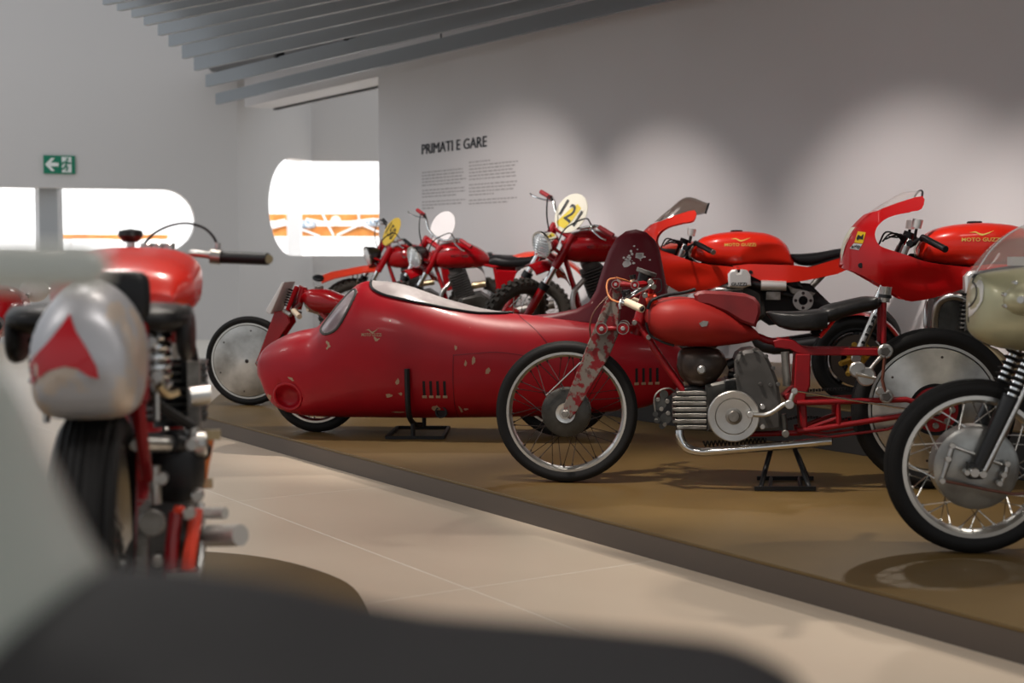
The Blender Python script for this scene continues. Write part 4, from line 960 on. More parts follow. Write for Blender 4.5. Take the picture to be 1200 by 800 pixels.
    MB().tube(pt([(1066, 285, -.15), (1066, 285, .15)]), .018, 10).obj('top_yoke', 'black_satin', r)
    for i in range(4): MB().tube(pt([(1030+4*i, 286-3*i, -.05), (1038+5*i, 272+2*i, -.08+.04*i), (1052+3*i, 276, -.1), (1060, 288+2*i, -.04)]), .005, 6, 5).obj('cable', 'black_satin', r)
    MB().prism(xz([(1090, 306), (1225, 312), (1240, 345), (1180, 352), (1120, 345), (1085, 330)], -.05), -.09, .09, .02).obj('airbox', 'black_satin', r)
    MB().prism(xz([(1165, 322), (1200, 336), (1250, 338), (1285, 372), (1250, 392), (1190, 400), (1160, 380)], -.05), -.06, .06, .012).obj('frame_plate', 'black_satin', r)
    for s in (-1, 1): MB().prism(xz([(1216, 340), (1228, 345), (1258, 352), (1253, 358), (1222, 352)], -.1), s*.11-.01, s*.11+.01, .003).obj('frame_strut', 'cast_light', r)
    MB().tube(pt([(1250, 345, 0), (1272, 322, 0)]), .022, 12).obj('shock', 'cast_light', r)
    # rear wheel
    w2 = P(1330, 418); R2 = R*1.03
    wheel(r, (P(1330, 418).x, R2), R2, .085, R2*.72, .06, .06, 0, rim_mat='black_satin', hub_mat='black_satin', spoke_mat='black_satin', cast=5)
    return fr
f2 = Frame('motorcycle', (1.862, 7.72, RISER), math.radians(-8))
tag(f2.o, 'red racing motorcycle with clear screen and yellow sticker on its fairing, on the step', 'motorcycle')
racer(lambda u, v: (u, v), 7.7, 0, dict(frame=f2, red='red_gloss', fair='red_gloss_deep', glass='clear_screen', stickers=True, fork_text=True))
K1 = 1/1.26
g1 = lambda u, v: (868+(u-1148)*K1, 271+(v-261)*K1)
p = Vector((0, 0, 0)); d = 9.6; u, v = g1(1003, 421); q = at(u, v, d)
f1 = Frame('motorcycle', (q.x, d, RISER), math.radians(-8))
tag(f1.o, 'orange-red racing motorcycle with smoked screen and black seat behind the weathered bike', 'motorcycle')
racer(g1, d, 0, dict(frame=f1, red='red_gloss', fair='red_gloss', glass='smoke_screen', bar_end=True, sil='black_satin',
      screen=[[(1021, 247.5), (1052, 242), (1096, 233)], [(1028, 240), (1054, 230), (1098, 226)], [(1040, 231), (1068, 210.5), (1101, 220)]]))
# ================================================================== silver-green faired racer at the right
def silver_bike():
    o = onz(1140, 647, PLAT); fr = Frame('motorcycle', (o.x, o.y, PLAT), math.radians(-4)); r = fr.o; P = fr.P; pt = fr.path
    tag(r, 'old racing motorcycle with bulbous silver-green fairing, drum-braked front wheel and black gaitered fork', 'motorcycle')
    c = P(1140, 545.5); R = c.z
    w1 = wheel(r, (c.x, R), R, .043, R*.815, .05, .05, 36, 'rubber', 'rim_alu', 'aluminium', 'spoke_bright', drum=(R*.475, .06, 'drum_grey'), rimw=.85, spoke_r=.0026)
    MB().tube(pt([(1117, 523, -.075), (1174, 544, -.075)]), .0055, 8).obj('brake_link', 'steel', w1)
    for p in (((1116, 523, -.08), (1111, 540, -.08), (1104, 562, -.08)), ((1180, 543, -.08), (1179, 552, -.08), (1173, 566, -.08))): MB().tube(pt(p), [.009, .011, .008], 10).obj('brake_lever', 'aluminium', w1)
    for u, v in ((1116, 522), (1111, 537.5), (1180, 543), (1176, 556), (1171, 566), (1104, 563)): MB().disc(P(u, v, -.085), (0, 1, 0), .011, .024, 10).obj('lever_bolt', 'steel', w1)
    MB().tube(pt([(1104, 563, -.085), (1140, 570, -.085), (1165, 575, -.09), (1200, 578, -.1), (1240, 560, -.1)]), .005, 8, 4).obj('brake_cable', 'brown_cable', w1)
    for s in (-1, 1):
        f = lambda p: Vector((p.x, p.y*-s, p.z))
        fk = MB().tube(pt([(1146, 552, -.09), (1150, 544, -.09), (1186, 464, -.09)]), [.026, .031, .033], 16).apply(f).obj('fork_leg', 'black_paint', r)
        ga = MB(); a, b = P(1185, 466, -.09), P(1232, 362, -.09)
        for i in range(16): q = a.lerp(b, i/15); ga.lathe([(.02, -.007), (.034, -.001), (.034, .001), (.02, .007)], q, (b-a).normalized(), 18)
        ga.apply(f).obj('fork_gaiter', 'rubber', fk)
        MB().tube([a, P(1243, 338, -.09)], .02, 12).apply(f).obj('fork_tube', 'chrome', fk)
        MB().tube(pt([(1152, 556, -.115), (1190, 480, -.118), (1204, 450, -.115)]), .009, 10).apply(f).obj('torque_stay', 'steel', fk)
        for u, v, rad in ((1141, 553, .017), (1151, 555, .014), (1132, 553, .01)): MB().disc(P(u, v, -.118), (0, 1, 0), rad, .04, 16).apply(f).obj('axle_bolt', 'steel', fk)
        MB().box(P(1142, 551, -.09), (.045, .04, .055)).apply(f).obj('axle_lug', 'black_paint', fk)
    # fairing
    topl = fr.xz([(1135.5, 352), (1137, 343), (1140, 331), (1143, 323), (1150, 320), (1200, 312), (1260, 303), (1300, 305), (1350, 330), (1370, 360)]); botl = fr.xz([(1135.5, 356), (1137, 368), (1141, 383), (1150, 395), (1164, 404), (1185, 410.5), (1220, 413), (1280, 413), (1350, 405), (1370, 390)], -.1)
    x0, x1 = topl[0][0], topl[-1][0]; X = lambda u: P(u, 360).x; botl[0] = (x0, botl[0][1]); botl[-1] = (x1, botl[-1][1])
    fmb = MB().body(topl, botl, [(x0, .02), (X(1138), .07), (X(1143), .12), (X(1155), .175), (X(1180), .225), (X(1230), .25), (X(1300), .25), (X(1350), .2), (x1, .15)], 2.5, 60, 40); fa_ = fmb.obj('fairing', 'silver_green', r, 60); bv = fmb.bvh()
    d = Vector((0, 1, 0))
    def lay(name, uv, m, rad=.004):
        q = []
        for p in catmull([(a, b, 0) for a, b in uv], 8):
            w_ = P(p.x, p.y, -.15); w_.y = 0; h = bv.ray_cast(w_-d*2, d); q.append(h[0] if h[0] else bv.find_nearest(w_)[0])
        MB().tube(q, rad, 6).obj(name, m, fa_)
    V, F_ = cut_poly(fr.xz([(1136.5, 345), (1143, 325), (1152.5, 323), (1153, 335), (1151, 352), (1145, 370), (1140.5, 378), (1137, 366)], -.1), .02)
    drape(MB(), bv, V, F_).obj('nose_window', 'silver_lens', fa_)
    lay('nose_seam', [(1152.5, 323), (1153, 335), (1151, 352), (1145, 370), (1140, 380)], 'cover_grey')
    lay('screen_strip', [(1144, 322), (1160, 320.5), (1180, 317), (1205, 312.5), (1250, 307)], 'black_satin', .009)
    q = P(1203, 351, -.235); MB().ellipsoid(q, (.075, .06, .055), 24, 14).obj('side_scoop', 'silver_green', fa_)
    MB().tube(pt([(1200, 351, -.27), (1196, 351, -.31)]), .012, 10).obj('scoop_bolt', 'aluminium', fa_)
    for u, v in ((1189, 331), (1177, 345), (1178, 358)): MB().disc(P(u, v, -.235), (0, 1, 0), .007, .03, 10).obj('rivet', 'aluminium', fa_)
    # bubble screen
    lo = catmull([P(u, v, -.1) for u, v in ((1142.5, 322), (1180, 315.5), (1230, 308), (1290, 302))], 6); hi = catmull([P(u, v, 0) for u, v in ((1142.5, 321), (1165, 289), (1200, 264), (1262, 245))], 6); n_ = 14; vs = []
    for i, (a, b) in enumerate(zip(lo, hi)):
        ww = .03+.2*min(1, i/8)**.5
        for j in range(n_+1):
            t = -1+2*j/n_; q = math.sqrt(max(0, 1-abs(t)**2.2)); vs.append(Vector((a.x+(b.x-a.x)*q, ww*t, a.z+(b.z-a.z)*q)))
    k = len(lo); sn = MB().add(vs, [(i*(n_+1)+j, i*(n_+1)+j+1, (i+1)*(n_+1)+j+1, (i+1)*(n_+1)+j) for i in range(k-1) for j in range(n_)]).obj('windscreen', 'clear_screen', fa_)
    MB().tube([vs[i*(n_+1)+n_//2] for i in range(k)], .0025, 5).obj('screen_crease', 'white_rod', sn)
    MB().box(P(1192, 306, 0), (.05, .06, .03)).obj('instrument', 'plate_white', r)
    # the rest of the machine
    for s in (-1, 1):
        hb = MB().tube(pt([(1240, 335, -.1*-s), (1250, 330, -.33*-s)]), .012, 10).obj('handlebar', 'chrome', r)
        MB().tube(pt([(1247, 331, -.24*-s), (1252, 330, -.36*-s)]), .016, 12).obj('grip', 'black_paint', hb)
    topl = fr.xz([(1290, 330), (1310, 300), (1380, 288), (1450, 296), (1490, 330)]); botl = fr.xz([(1290, 345), (1330, 362), (1400, 366), (1460, 360), (1490, 345)])
    MB().body(topl, botl, [(topl[0][0], .08), (topl[1][0], .14), (topl[-1][0], .09)], 2.6, 30, 28).obj('fuel_tank', 'silver_green', r)
    topl = fr.xz([(1480, 345), (1520, 345), (1590, 342), (1640, 318), (1660, 330)]); botl = fr.xz([(1480, 355), (1520, 362), (1590, 362), (1640, 352), (1660, 345)])
    MB().body(topl, botl, [(topl[0][0], .08), (topl[2][0], .11), (topl[-1][0], .06)], 3, 24, 24).obj('seat', 'leather', r)
    c2 = P(1600, 548); wheel(r, (c2.x, R), R, .05, R*.8, .05, .05, 36, spoke_mat='spoke_bright', drum=(.11, .05, 'drum_grey'))
    for s in (-1, 1):
        f = lambda p: Vector((p.x, p.y*-s, p.z))
        MB().tube(pt([(1250, 345, -.02), (1290, 430, -.1), (1320, 570, -.11), (1440, 580, -.11), (1480, 420, -.1), (1300, 350, -.03)]), .015, 8, 3).apply(f).obj('frame_loop', 'black_paint', r)
        MB().tube(pt([(1450, 545, -.1), (1600, 548, -.1)]), .014, 8).apply(f).obj('swinging_arm', 'black_paint', r)
        MB().tube(pt([(1600, 540, -.1), (1570, 400, -.1)]), .024, 10).apply(f).obj('shock', 'black_paint', r)
        MB().tube(pt([(1480, 370, -.07), (1650, 355, -.06)]), .012, 8).apply(f).obj('subframe', 'black_paint', r)
    eng = MB().prism(fr.xz([(1320, 480), (1420, 460), (1450, 520), (1430, 570), (1320, 570)]), -.12, .12, .02).obj('crankcase', 'cast_light', r)
    for i in range(9): MB().prism(fr.xz([(1325+i*2, 400+i*9), (1395+i*2, 392+i*9), (1395+i*2, 395+i*9), (1325+i*2, 403+i*9)]), -.09, .09, .002).obj('cooling_fin', 'cast_light', eng)
    MB().prism(fr.xz([(1335, 396), (1385, 392), (1400, 475), (1345, 480)]), -.06, .06, .005).obj('cylinder', 'cast_grey', eng)
silver_bike()

# ================================================================== small racer with solid wheels behind the streamliner
def disc_bike():
    o = onz(292, 474.5, PLAT); fr = Frame('motorcycle', (o.x, o.y, PLAT), math.radians(-8)); r = fr.o; P = fr.P; pt = fr.path
    tag(r, 'small red racer with grey solid disc wheels and white number plate, behind the streamliner', 'motorcycle')
    c = P(292, 422.5); R = c.z; wheel(r, (c.x, R), R, .036, R*.86, .014, .05, 0, 'rubber', 'rim_alu', 'spoke_dark', disc=('disc_alu', .04))
    c2 = P(535, 424); wheel(r, (c2.x, R), R, .04, R*.86, .014, .05, 0, 'rubber', 'rim_alu', 'spoke_dark', disc=('disc_alu', .04))
    for s in (-1, 1):
        f = lambda p: Vector((p.x, p.y*-s, p.z))
        fk = MB().prism(fr.xz([(322, 365), (336, 363), (340, 378), (307, 425), (302, 430), (299, 426), (303, 417)], -.07), -.078, -.06, .004).apply(f).obj('fork_blade', 'red_deep', r)
        MB().disc(P(302.5, 425, -.085), (0, 1, 0), .014, .03, 10).apply(f).obj('axle_nut', 'cast_light', fk)
        MB().tube(pt([(348, 335, -.05), (336, 366, -.06)]), .016, 8).apply(f).obj('fork_tube', 'red_deep', r)
        MB().tube(pt([(357, 340, -.02), (372, 362, -.04), (392, 385, -.05), (430, 440, -.06), (520, 440, -.06), (535, 425, -.06)]), .014, 8).apply(f).obj('frame_loop', 'red_deep', r)
        hb = MB().tube(pt([(352, 356, -.06), (346, 361, -.14), (348, 364, -.18)]), .011, 8).apply(f).obj('handlebar', 'steel', r)
        MB().tube(pt([(344, 364, -.17), (351, 371, -.28)]), .018, 12).apply(f).obj('grip', 'cream', hb)
        MB().tube(pt([(333, 364, -.08), (341, 369, -.12)]), .014, 8).apply(f).obj('link', 'aluminium', r)
    MB().helix(P(343, 340), P(338, 358), .028, .007, 6).obj('fork_spring', 'black_satin', r)
    MB().tube(pt([(356, 336, 0), (349, 362, 0)]), .026, 12).obj('steering_head', 'red_deep', r)
    np_ = MB().prism(fr.xz([(337, 330.5), (340, 330), (324, 367), (319, 365.5), (318.5, 362)]), -.13, .13, .004).obj('number_plate', 'plate_white', r)
    topl = fr.xz([(354, 346), (358, 341), (368, 338), (382, 338.5), (398, 344), (420, 352), (440, 360)]); botl = fr.xz([(354, 349), (360, 358), (372, 366), (385, 368), (405, 368), (425, 366), (440, 363)])
    x0, x1 = topl[0][0], topl[-1][0]
    tk = MB().body(topl, botl, [(x0, .04), (x0+.08, .1), (x0+.25, .12), (x1, .03)], 2.4, 30, 24).obj('fuel_tank', 'red_deep', r)
    MB().disc(P(374, 337.5), (0, 0, 1), .03, .03, 16).obj('filler_cap', 'cast_light', tk)
    topl = fr.xz([(440, 362), (470, 364), (510, 360), (530, 358)]); botl = fr.xz([(440, 370), (470, 374), (510, 372), (530, 366)])
    MB().body(topl, botl, [(topl[0][0], .06), (topl[-1][0], .09)], 3, 16, 20).obj('seat', 'leather', r)
    MB().tube(pt([(440, 366, -.05), (535, 370, -.05), (535, 425, -.05)]), .012, 8).obj('subframe', 'red_deep', r)
    en = MB().prism(fr.xz([(420, 400), (480, 395), (490, 450), (425, 455)]), -.1, .1, .02).obj('crankcase', 'cast_grey', r)
    for i in range(6): MB().prism(fr.xz([(395, 405+i*7), (425, 404+i*7), (425, 407+i*7), (395, 408+i*7)]), -.08, .08, .002).obj('cooling_fin', 'cast_light', en)
    MB().tube(pt([(363, 345, -.05), (375, 355, -.06), (388, 370, -.06)]), .005, 6, 4).obj('cable', 'black_satin', r)
disc_bike()

# ================================================================== three off-road bikes leaning on the step
def scrambler(loc, k, yaw, lean, steer, cfg):
    fr = Frame('motorcycle', loc, math.radians(yaw), math.radians(lean)); r = fr.o
    tag(r, cfg['label'], 'motorcycle')
    R = .315*k; V3 = lambda x, y, z: Vector((x*k, y*k, z*k)); red = cfg.get('red', 'red_deep')
    H = V3(.34, 0, .9); A = V3(.02, 0, .3); axis = (H-A).normalized(); M = Matrix.Rotation(math.radians(steer), 4, axis)
    T = lambda p: H+(M @ (Vector(p)-H))
    def part(mb, name, m, par=None, st=False, ang=38):
        if st: mb.apply(T)
        return mb.obj(name, m, par or r, ang)
    wheel(r, (0, R), R, .048*k, R*.76, .06, .05, 36, 'rubber_dusty', 'cast_grey', 'red_frame', 'spoke_bright', knobs=True, T=T, drum=(.085*k, .05, 'red_deep'))
    wheel(r, (1.3*k, R), R, .052*k, R*.74, .06, .05, 36, 'rubber_dusty', 'cast_grey', 'cast_light', 'spoke_bright', knobs=True)
    for s in (-1, 1):
        y = s*.095
        lg = part(MB().tube([V3(0, y, .3), V3(.165, y, .585)], [.03*k, .033*k], 14), 'fork_leg', red, st=True)
        part(MB().tube([V3(.16, y, .575), V3(.185, y, .62)], .04*k, 14), 'fork_collar', 'black_satin', lg, True)
        part(MB().tube([V3(.17, y, .595), V3(.26, y, .755)], .024*k, 12), 'fork_tube', 'chrome', lg, True)
        part(MB().tube([V3(.25, y, .735), V3(.385, y, .975)], .034*k, 12), 'fork_shroud', red, lg, True)
        part(MB().tube([V3(.37, y*.5, .95), V3(.40, y*.5, 1.02)], .012*k, 8), 'riser', 'chrome', lg, True)
    for z, x in ((.78, .275), (.955, .375)): part(MB().tube([V3(x, -.12, z), V3(x, .12, z)], .026*k, 10), 'yoke', red, st=True)
    # bars
    bar = [V3(.47, -.36, 1.09), V3(.45, -.24, 1.1), V3(.4, -.1, 1.03), V3(.4, .1, 1.03), V3(.45, .24, 1.1), V3(.47, .36, 1.09)]
    hb = part(MB().tube(bar, .011*k, 10, 5), 'handlebar', 'chrome', st=True)
    for s in (-1, 1):
        part(MB().tube([V3(.455, s*.26, 1.1), V3(.475, s*.39, 1.088)], .0175*k, 12), 'grip', cfg.get('grip', 'red_grip'), hb, True)
        part(MB().tube([V3(.43, s*.22, 1.1), V3(.38, s*.26, 1.1), V3(.37, s*.36, 1.085), V3(.385, s*.41, 1.08)], .007*k, 8, 4), 'lever', 'chrome', hb, True)
        part(MB().tube([V3(.43, s*.2, 1.1), V3(.36, s*.2, 1.16), V3(.28, s*.1, 1.05), V3(.3, s*.03, .88)], .0055*k, 6, 5), 'cable', 'black_satin', hb, True)
    # headlight
    hl = V3(.19, 0, cfg.get('hz', .87)); ax = Vector((-1, 0, -.12)).normalized(); q = .092*k
    h = part(MB().lathe([(.0005, -.12*k), (q*.5, -.11*k), (q*.85, -.06*k), (q, .0), (q*1.06, .012*k), (q*.98, .02*k), (.0005, .02*k)], hl, ax, 32), 'headlight', cfg.get('lamp', 'black_paint'), st=True)
    part(MB().lathe([(.0005, .045*k), (q*.55, .04*k), (q*.95, .018*k), (q*.9, .015*k), (.0005, .016*k)], hl, ax, 32), 'lens', 'glass_lens', h, True)
    part(MB().lathe([(q*.93, .01*k), (q*1.08, .01*k), (q*1.08, .026*k), (q*.93, .026*k)], hl, ax, 32), 'lamp_rim', 'chrome', h, True)
    if cfg.get('grille'):
        for i in range(-4, 5):
            zz = i*q*.21; yy = math.sqrt(max(0, q*q-zz*zz))*.96; b = hl+ax*.045*k
            part(MB().tube([b+Vector((.02*k, -yy, zz)), b+Vector((-.012*k, 0, zz)), b+Vector((.02*k, yy, zz))], .0035*k, 5, 3), 'grille_bar', 'chrome', h, True)
    for s in (-1, 1): part(MB().tube([hl+Vector((0, s*q*.9, 0))-ax*.02, V3(.3, s*.095, .83)], .013*k, 8), 'lamp_bracket', red, h, True)
    # number plate
    pc = V3(cfg.get('px', .4), 0, 1.1); pn = Vector((-.85, 0, .5)).normalized(); pu = Vector((.5, 0, .85)).normalized(); pv = Vector((0, -1, 0)); qa = .135*k
    ring = [pc+pu*(qa*1.12*math.sin(a))+pv*(qa*math.cos(a)) for a in [2*PI*i/36 for i in range(36)]]
    mb = MB().add([p-pn*.003 for p in ring]+[p+pn*.003 for p in ring], [tuple(range(36)), tuple(range(71, 35, -1))]+[(i, (i+1) % 36, (i+1) % 36+36, i+36) for i in range(36)])
    pl_ = part(mb, 'number_plate', cfg['plate'], st=True)
    if cfg.get('digits'):
        if cfg.get('mark'):
            part(MB().add([pc+pn*.005+pu*(qa*a)+pv*(qa*b) for a, b in ((-.95, -.3), (-.8, -.55), (.1, -.2), (.6, .1), (.5, .45), (-.3, .35), (-.9, .15))], [tuple(range(7))]), 'yellow_field', cfg['mark'], pl_, True)
        V, F_ = text2d(cfg['digits'], .01)
        part(MB().add([pc+pn*.008+pv*((p[0]-.5)*qa*1.35)+pu*((p[1]-.5)*qa*.95+(p[0]-.5)*-.02) for p in V], F_), 'numerals', 'black_paint', pl_, True)
    # tank
    topl = [(x*k, z*k) for x, z in ((.36, .84), (.38, .9), (.44, .95), (.55, .975), (.66, .965), (.78, .92), (.86, .86), (.89, .81))]; botl = [(x*k, z*k) for x, z in ((.36, .8), (.4, .755), (.5, .735), (.65, .735), (.78, .745), (.86, .77), (.89, .79))]
    tm = MB().body(topl, botl, [(topl[0][0], .05*k), (.42*k, .105*k), (.58*k, .135*k), (.75*k, .12*k), (topl[-1][0], .05*k)], 2.4, 32, 28); tk = tm.obj('fuel_tank', red, r, 60)
    bv = tm.bvh(); V, F_ = text2d('MOTO GUZZI', .03)
    drape(MB(), bv, [((.53+.15*p[0])*k, 0, (.855+.022*p[1])*k) for p in V], F_).obj('lettering', 'chrome', tk)
    MB().disc(V3(.58, 0, .975), (0, 0, 1), .035*k, .04, 16).obj('filler_cap', 'chrome', tk)
    # seat, tail, side panels
    topl = [(x*k, z*k) for x, z in ((.87, .83), (.92, .855), (1.05, .845), (1.2, .85), (1.34, .88), (1.42, .885))]; botl = [(x*k, z*k) for x, z in ((.87, .77), (.95, .755), (1.1, .75), (1.25, .775), (1.36, .82), (1.42, .855))]
    MB().body(topl, botl, [(.87*k, .07*k), (1.05*k, .125*k), (1.42*k, .1*k)], 3, 20, 24).obj('seat', 'black_satin', r)
    fz = [(R+.05*k, -.075*k), (R+.075*k, -.06*k), (R+.09*k, 0), (R+.075*k, .06*k), (R+.05*k, .075*k), (R+.065*k, .055*k), (R+.08*k, 0), (R+.065*k, -.055*k)]
    MB().lathe([(a+.17*k, b) for a, b in fz], (1.3*k, 0, R), n=22, a0=math.radians(35), a1=math.radians(125)).obj('fender', 'red_orange', r)
    if cfg.get('high_fender'):
        x = [(-.32, .70), (-.2, .735), (0, .755), (.14, .765), (.3, .76)]
        pr = [V3(a, 0, b) for a, b in x]; vs = []
        for p in pr:
            for j in range(7): a = -1+2*j/6; vs.append(p+Vector((0, a*.075*k, -abs(a)**2*.03*k)))
        mb = MB().add(vs+[p-Vector((0, 0, .012)) for p in vs], [(i*7+j, i*7+j+1, i*7+j+8, i*7+j+7) for i in range(4) for j in range(6)]+[(35+i*7+j, 35+i*7+j+1, 35+i*7+j+8, 35+i*7+j+7) for i in range(4) for j in range(6)]+[(j, j+1, j+36, j+35) for j in range(6)]+[(i*7, i*7+7, i*7+42, i*7+35) for i in range(4)]+[(i*7+6, i*7+13, i*7+48, i*7+41) for i in range(4)])
        fd = part(mb, 'fender', 'red_orange' if cfg.get('of') else red, st=True)
        part(MB().ellipsoid(V3(-.33, 0, .69), (.06*k, .07*k, .028*k)), 'fender_tip', 'black_satin', fd, True)
        for s in (-1, 1): part(MB().tube([V3(.03, s*.08, .5), V3(.05, s*.06, .73)], .009*k, 6), 'fender_stay', 'chrome', fd, True)
    else:
        x = [(.1, .735), (.2, .745), (.3, .735), (.4, .67), (.48, .55)]; pr = [V3(a, 0, b) for a, b in x]; vs = []
        for p in pr:
            for j in range(7): a = -1+2*j/6; vs.append(p+Vector((0, a*.07*k, -abs(a)**2*.03*k)))
        mb = MB().add(vs+[p-Vector((0, 0, .012)) for p in vs], [(i*7+j, i*7+j+1, i*7+j+8, i*7+j+7) for i in range(4) for j in range(6)]+[(35+i*7+j, 35+i*7+j+1, 35+i*7+j+8, 35+i*7+j+7) for i in range(4) for j in range(6)]+[(i*7, i*7+7, i*7+42, i*7+35) for i in range(4)]+[(i*7+6, i*7+13, i*7+48, i*7+41) for i in range(4)])
        part(mb, 'fender', red, st=True)
    for s in (-1, 1):
        f = lambda p: Vector((p.x, p.y*s, p.z))
        MB().tube([V3(.37, .02, .82), V3(.46, .06, .55), V3(.56, .1, .3), V3(.85, .1, .27), V3(.95, .09, .5), V3(.92, .07, .75)], .016*k, 8, 4).apply(f).obj('frame_loop', red, r)
        MB().tube([V3(.36, .03, .88), V3(.9, .07, .76), V3(1.38, .09, .82)], .014*k, 8).apply(f).obj('frame_rail', red, r)
        MB().tube([V3(.88, .1, .3), V3(1.3, .1, .3)], .017*k, 8).apply(f).obj('swinging_arm', red, r)
        sh = MB().tube([V3(1.28, .12, .34), V3(1.2, .12, .74)], .02*k, 10).apply(f).obj('shock', 'chrome', r)
        MB().helix(V3(1.27, .12, .42), V3(1.21, .12, .7), .03*k, .006*k, 8).apply(f).obj('shock_spring', 'chrome', sh)
        MB().prism([(x*k, z*k) for x, z in ((.93, .74), (1.12, .73), (1.1, .56), (.97, .52))], .1*k, .13*k, .008).apply(f).obj('side_panel', red, r)
        th = [2*PI*i/24 for i in range(24)]
        MB().prism([((1.22+.13*math.cos(a))*k, (.63+.14*math.sin(a))*k) for a in th], .15*k, .158*k, .002).apply(f).obj('side_plate', 'plate_white', r)
    # engine
    en = MB().prism([(x*k, z*k) for x, z in ((.55, .3), (.62, .48), (.8, .52), (.92, .44), (.9, .29), (.7, .25))], -.1*k, .1*k, .02*k).obj('crankcase', 'cast_grey', r)
    cy = [V3(.66, 0, .48), V3(.58, 0, .70)]; dr = (cy[1]-cy[0]).normalized(); R_ = Vector((0, 0, 1)).rotation_difference(dr).to_matrix()
    MB().tube(cy, .055*k, 16).obj('cylinder', 'cast_grey', en)
    for i in range(10): MB().box(cy[0].lerp(cy[1], .08+i*.095), (.17*k, .18*k, .008*k), R_).obj('cooling_fin', 'cover_grey', en)
    MB().box(cy[1]+dr*.02, (.12*k, .14*k, .05*k), R_).obj('rocker_box', 'cover_grey', en)
    MB().tube([V3(.72, -.03, .58), V3(.84, -.04, .6)], .03*k, 12).obj('carburettor', 'brass', en)
    MB().tube([V3(.53, -.06, .62), V3(.44, -.1, .5), V3(.5, -.14, .32), V3(.8, -.16, .33), V3(1.35, -.17, .42)], .02*k, 12, 5).obj('exhaust_pipe', 'steel', r)
    MB().tube([V3(1.0, -.17, .36), V3(1.05, -.17, .37), V3(1.45, -.18, .44)], [.022*k, .04*k, .04*k], 14).obj('silencer', 'cast_light', r)
    MB().tube([V3(.8, -.1, .27), V3(.78, -.3, .016)], .011*k, 8).obj('side_stand', red, r) if lean else None
    return fr
GP = 'off-road bikes on the step'
scrambler((-.01, 10.95, RISER), 1.04, 5, 9, 42, dict(label='red off-road motorcycle with barred headlight and white plate numbered 121', plate='plate_mix', digits='121', mark='yellow_mark', grille=True, lamp='chrome', hz=.9, px=.42))
scrambler((-1.04, 12.35, RISER), .96, 3, 9, 44, dict(label='red off-road motorcycle with blank white number plate and red grips', plate='plate_white', lamp='black_paint', grille=True, px=.46))
scrambler((-1.54, 13.55, RISER), .95, 3, 9, 25, dict(label='red off-road motorcycle with yellow number plate and long black-tipped high fender', plate='plate_yellow', digits='150', high_fender=True, grip='black_paint', of=True, px=.42))
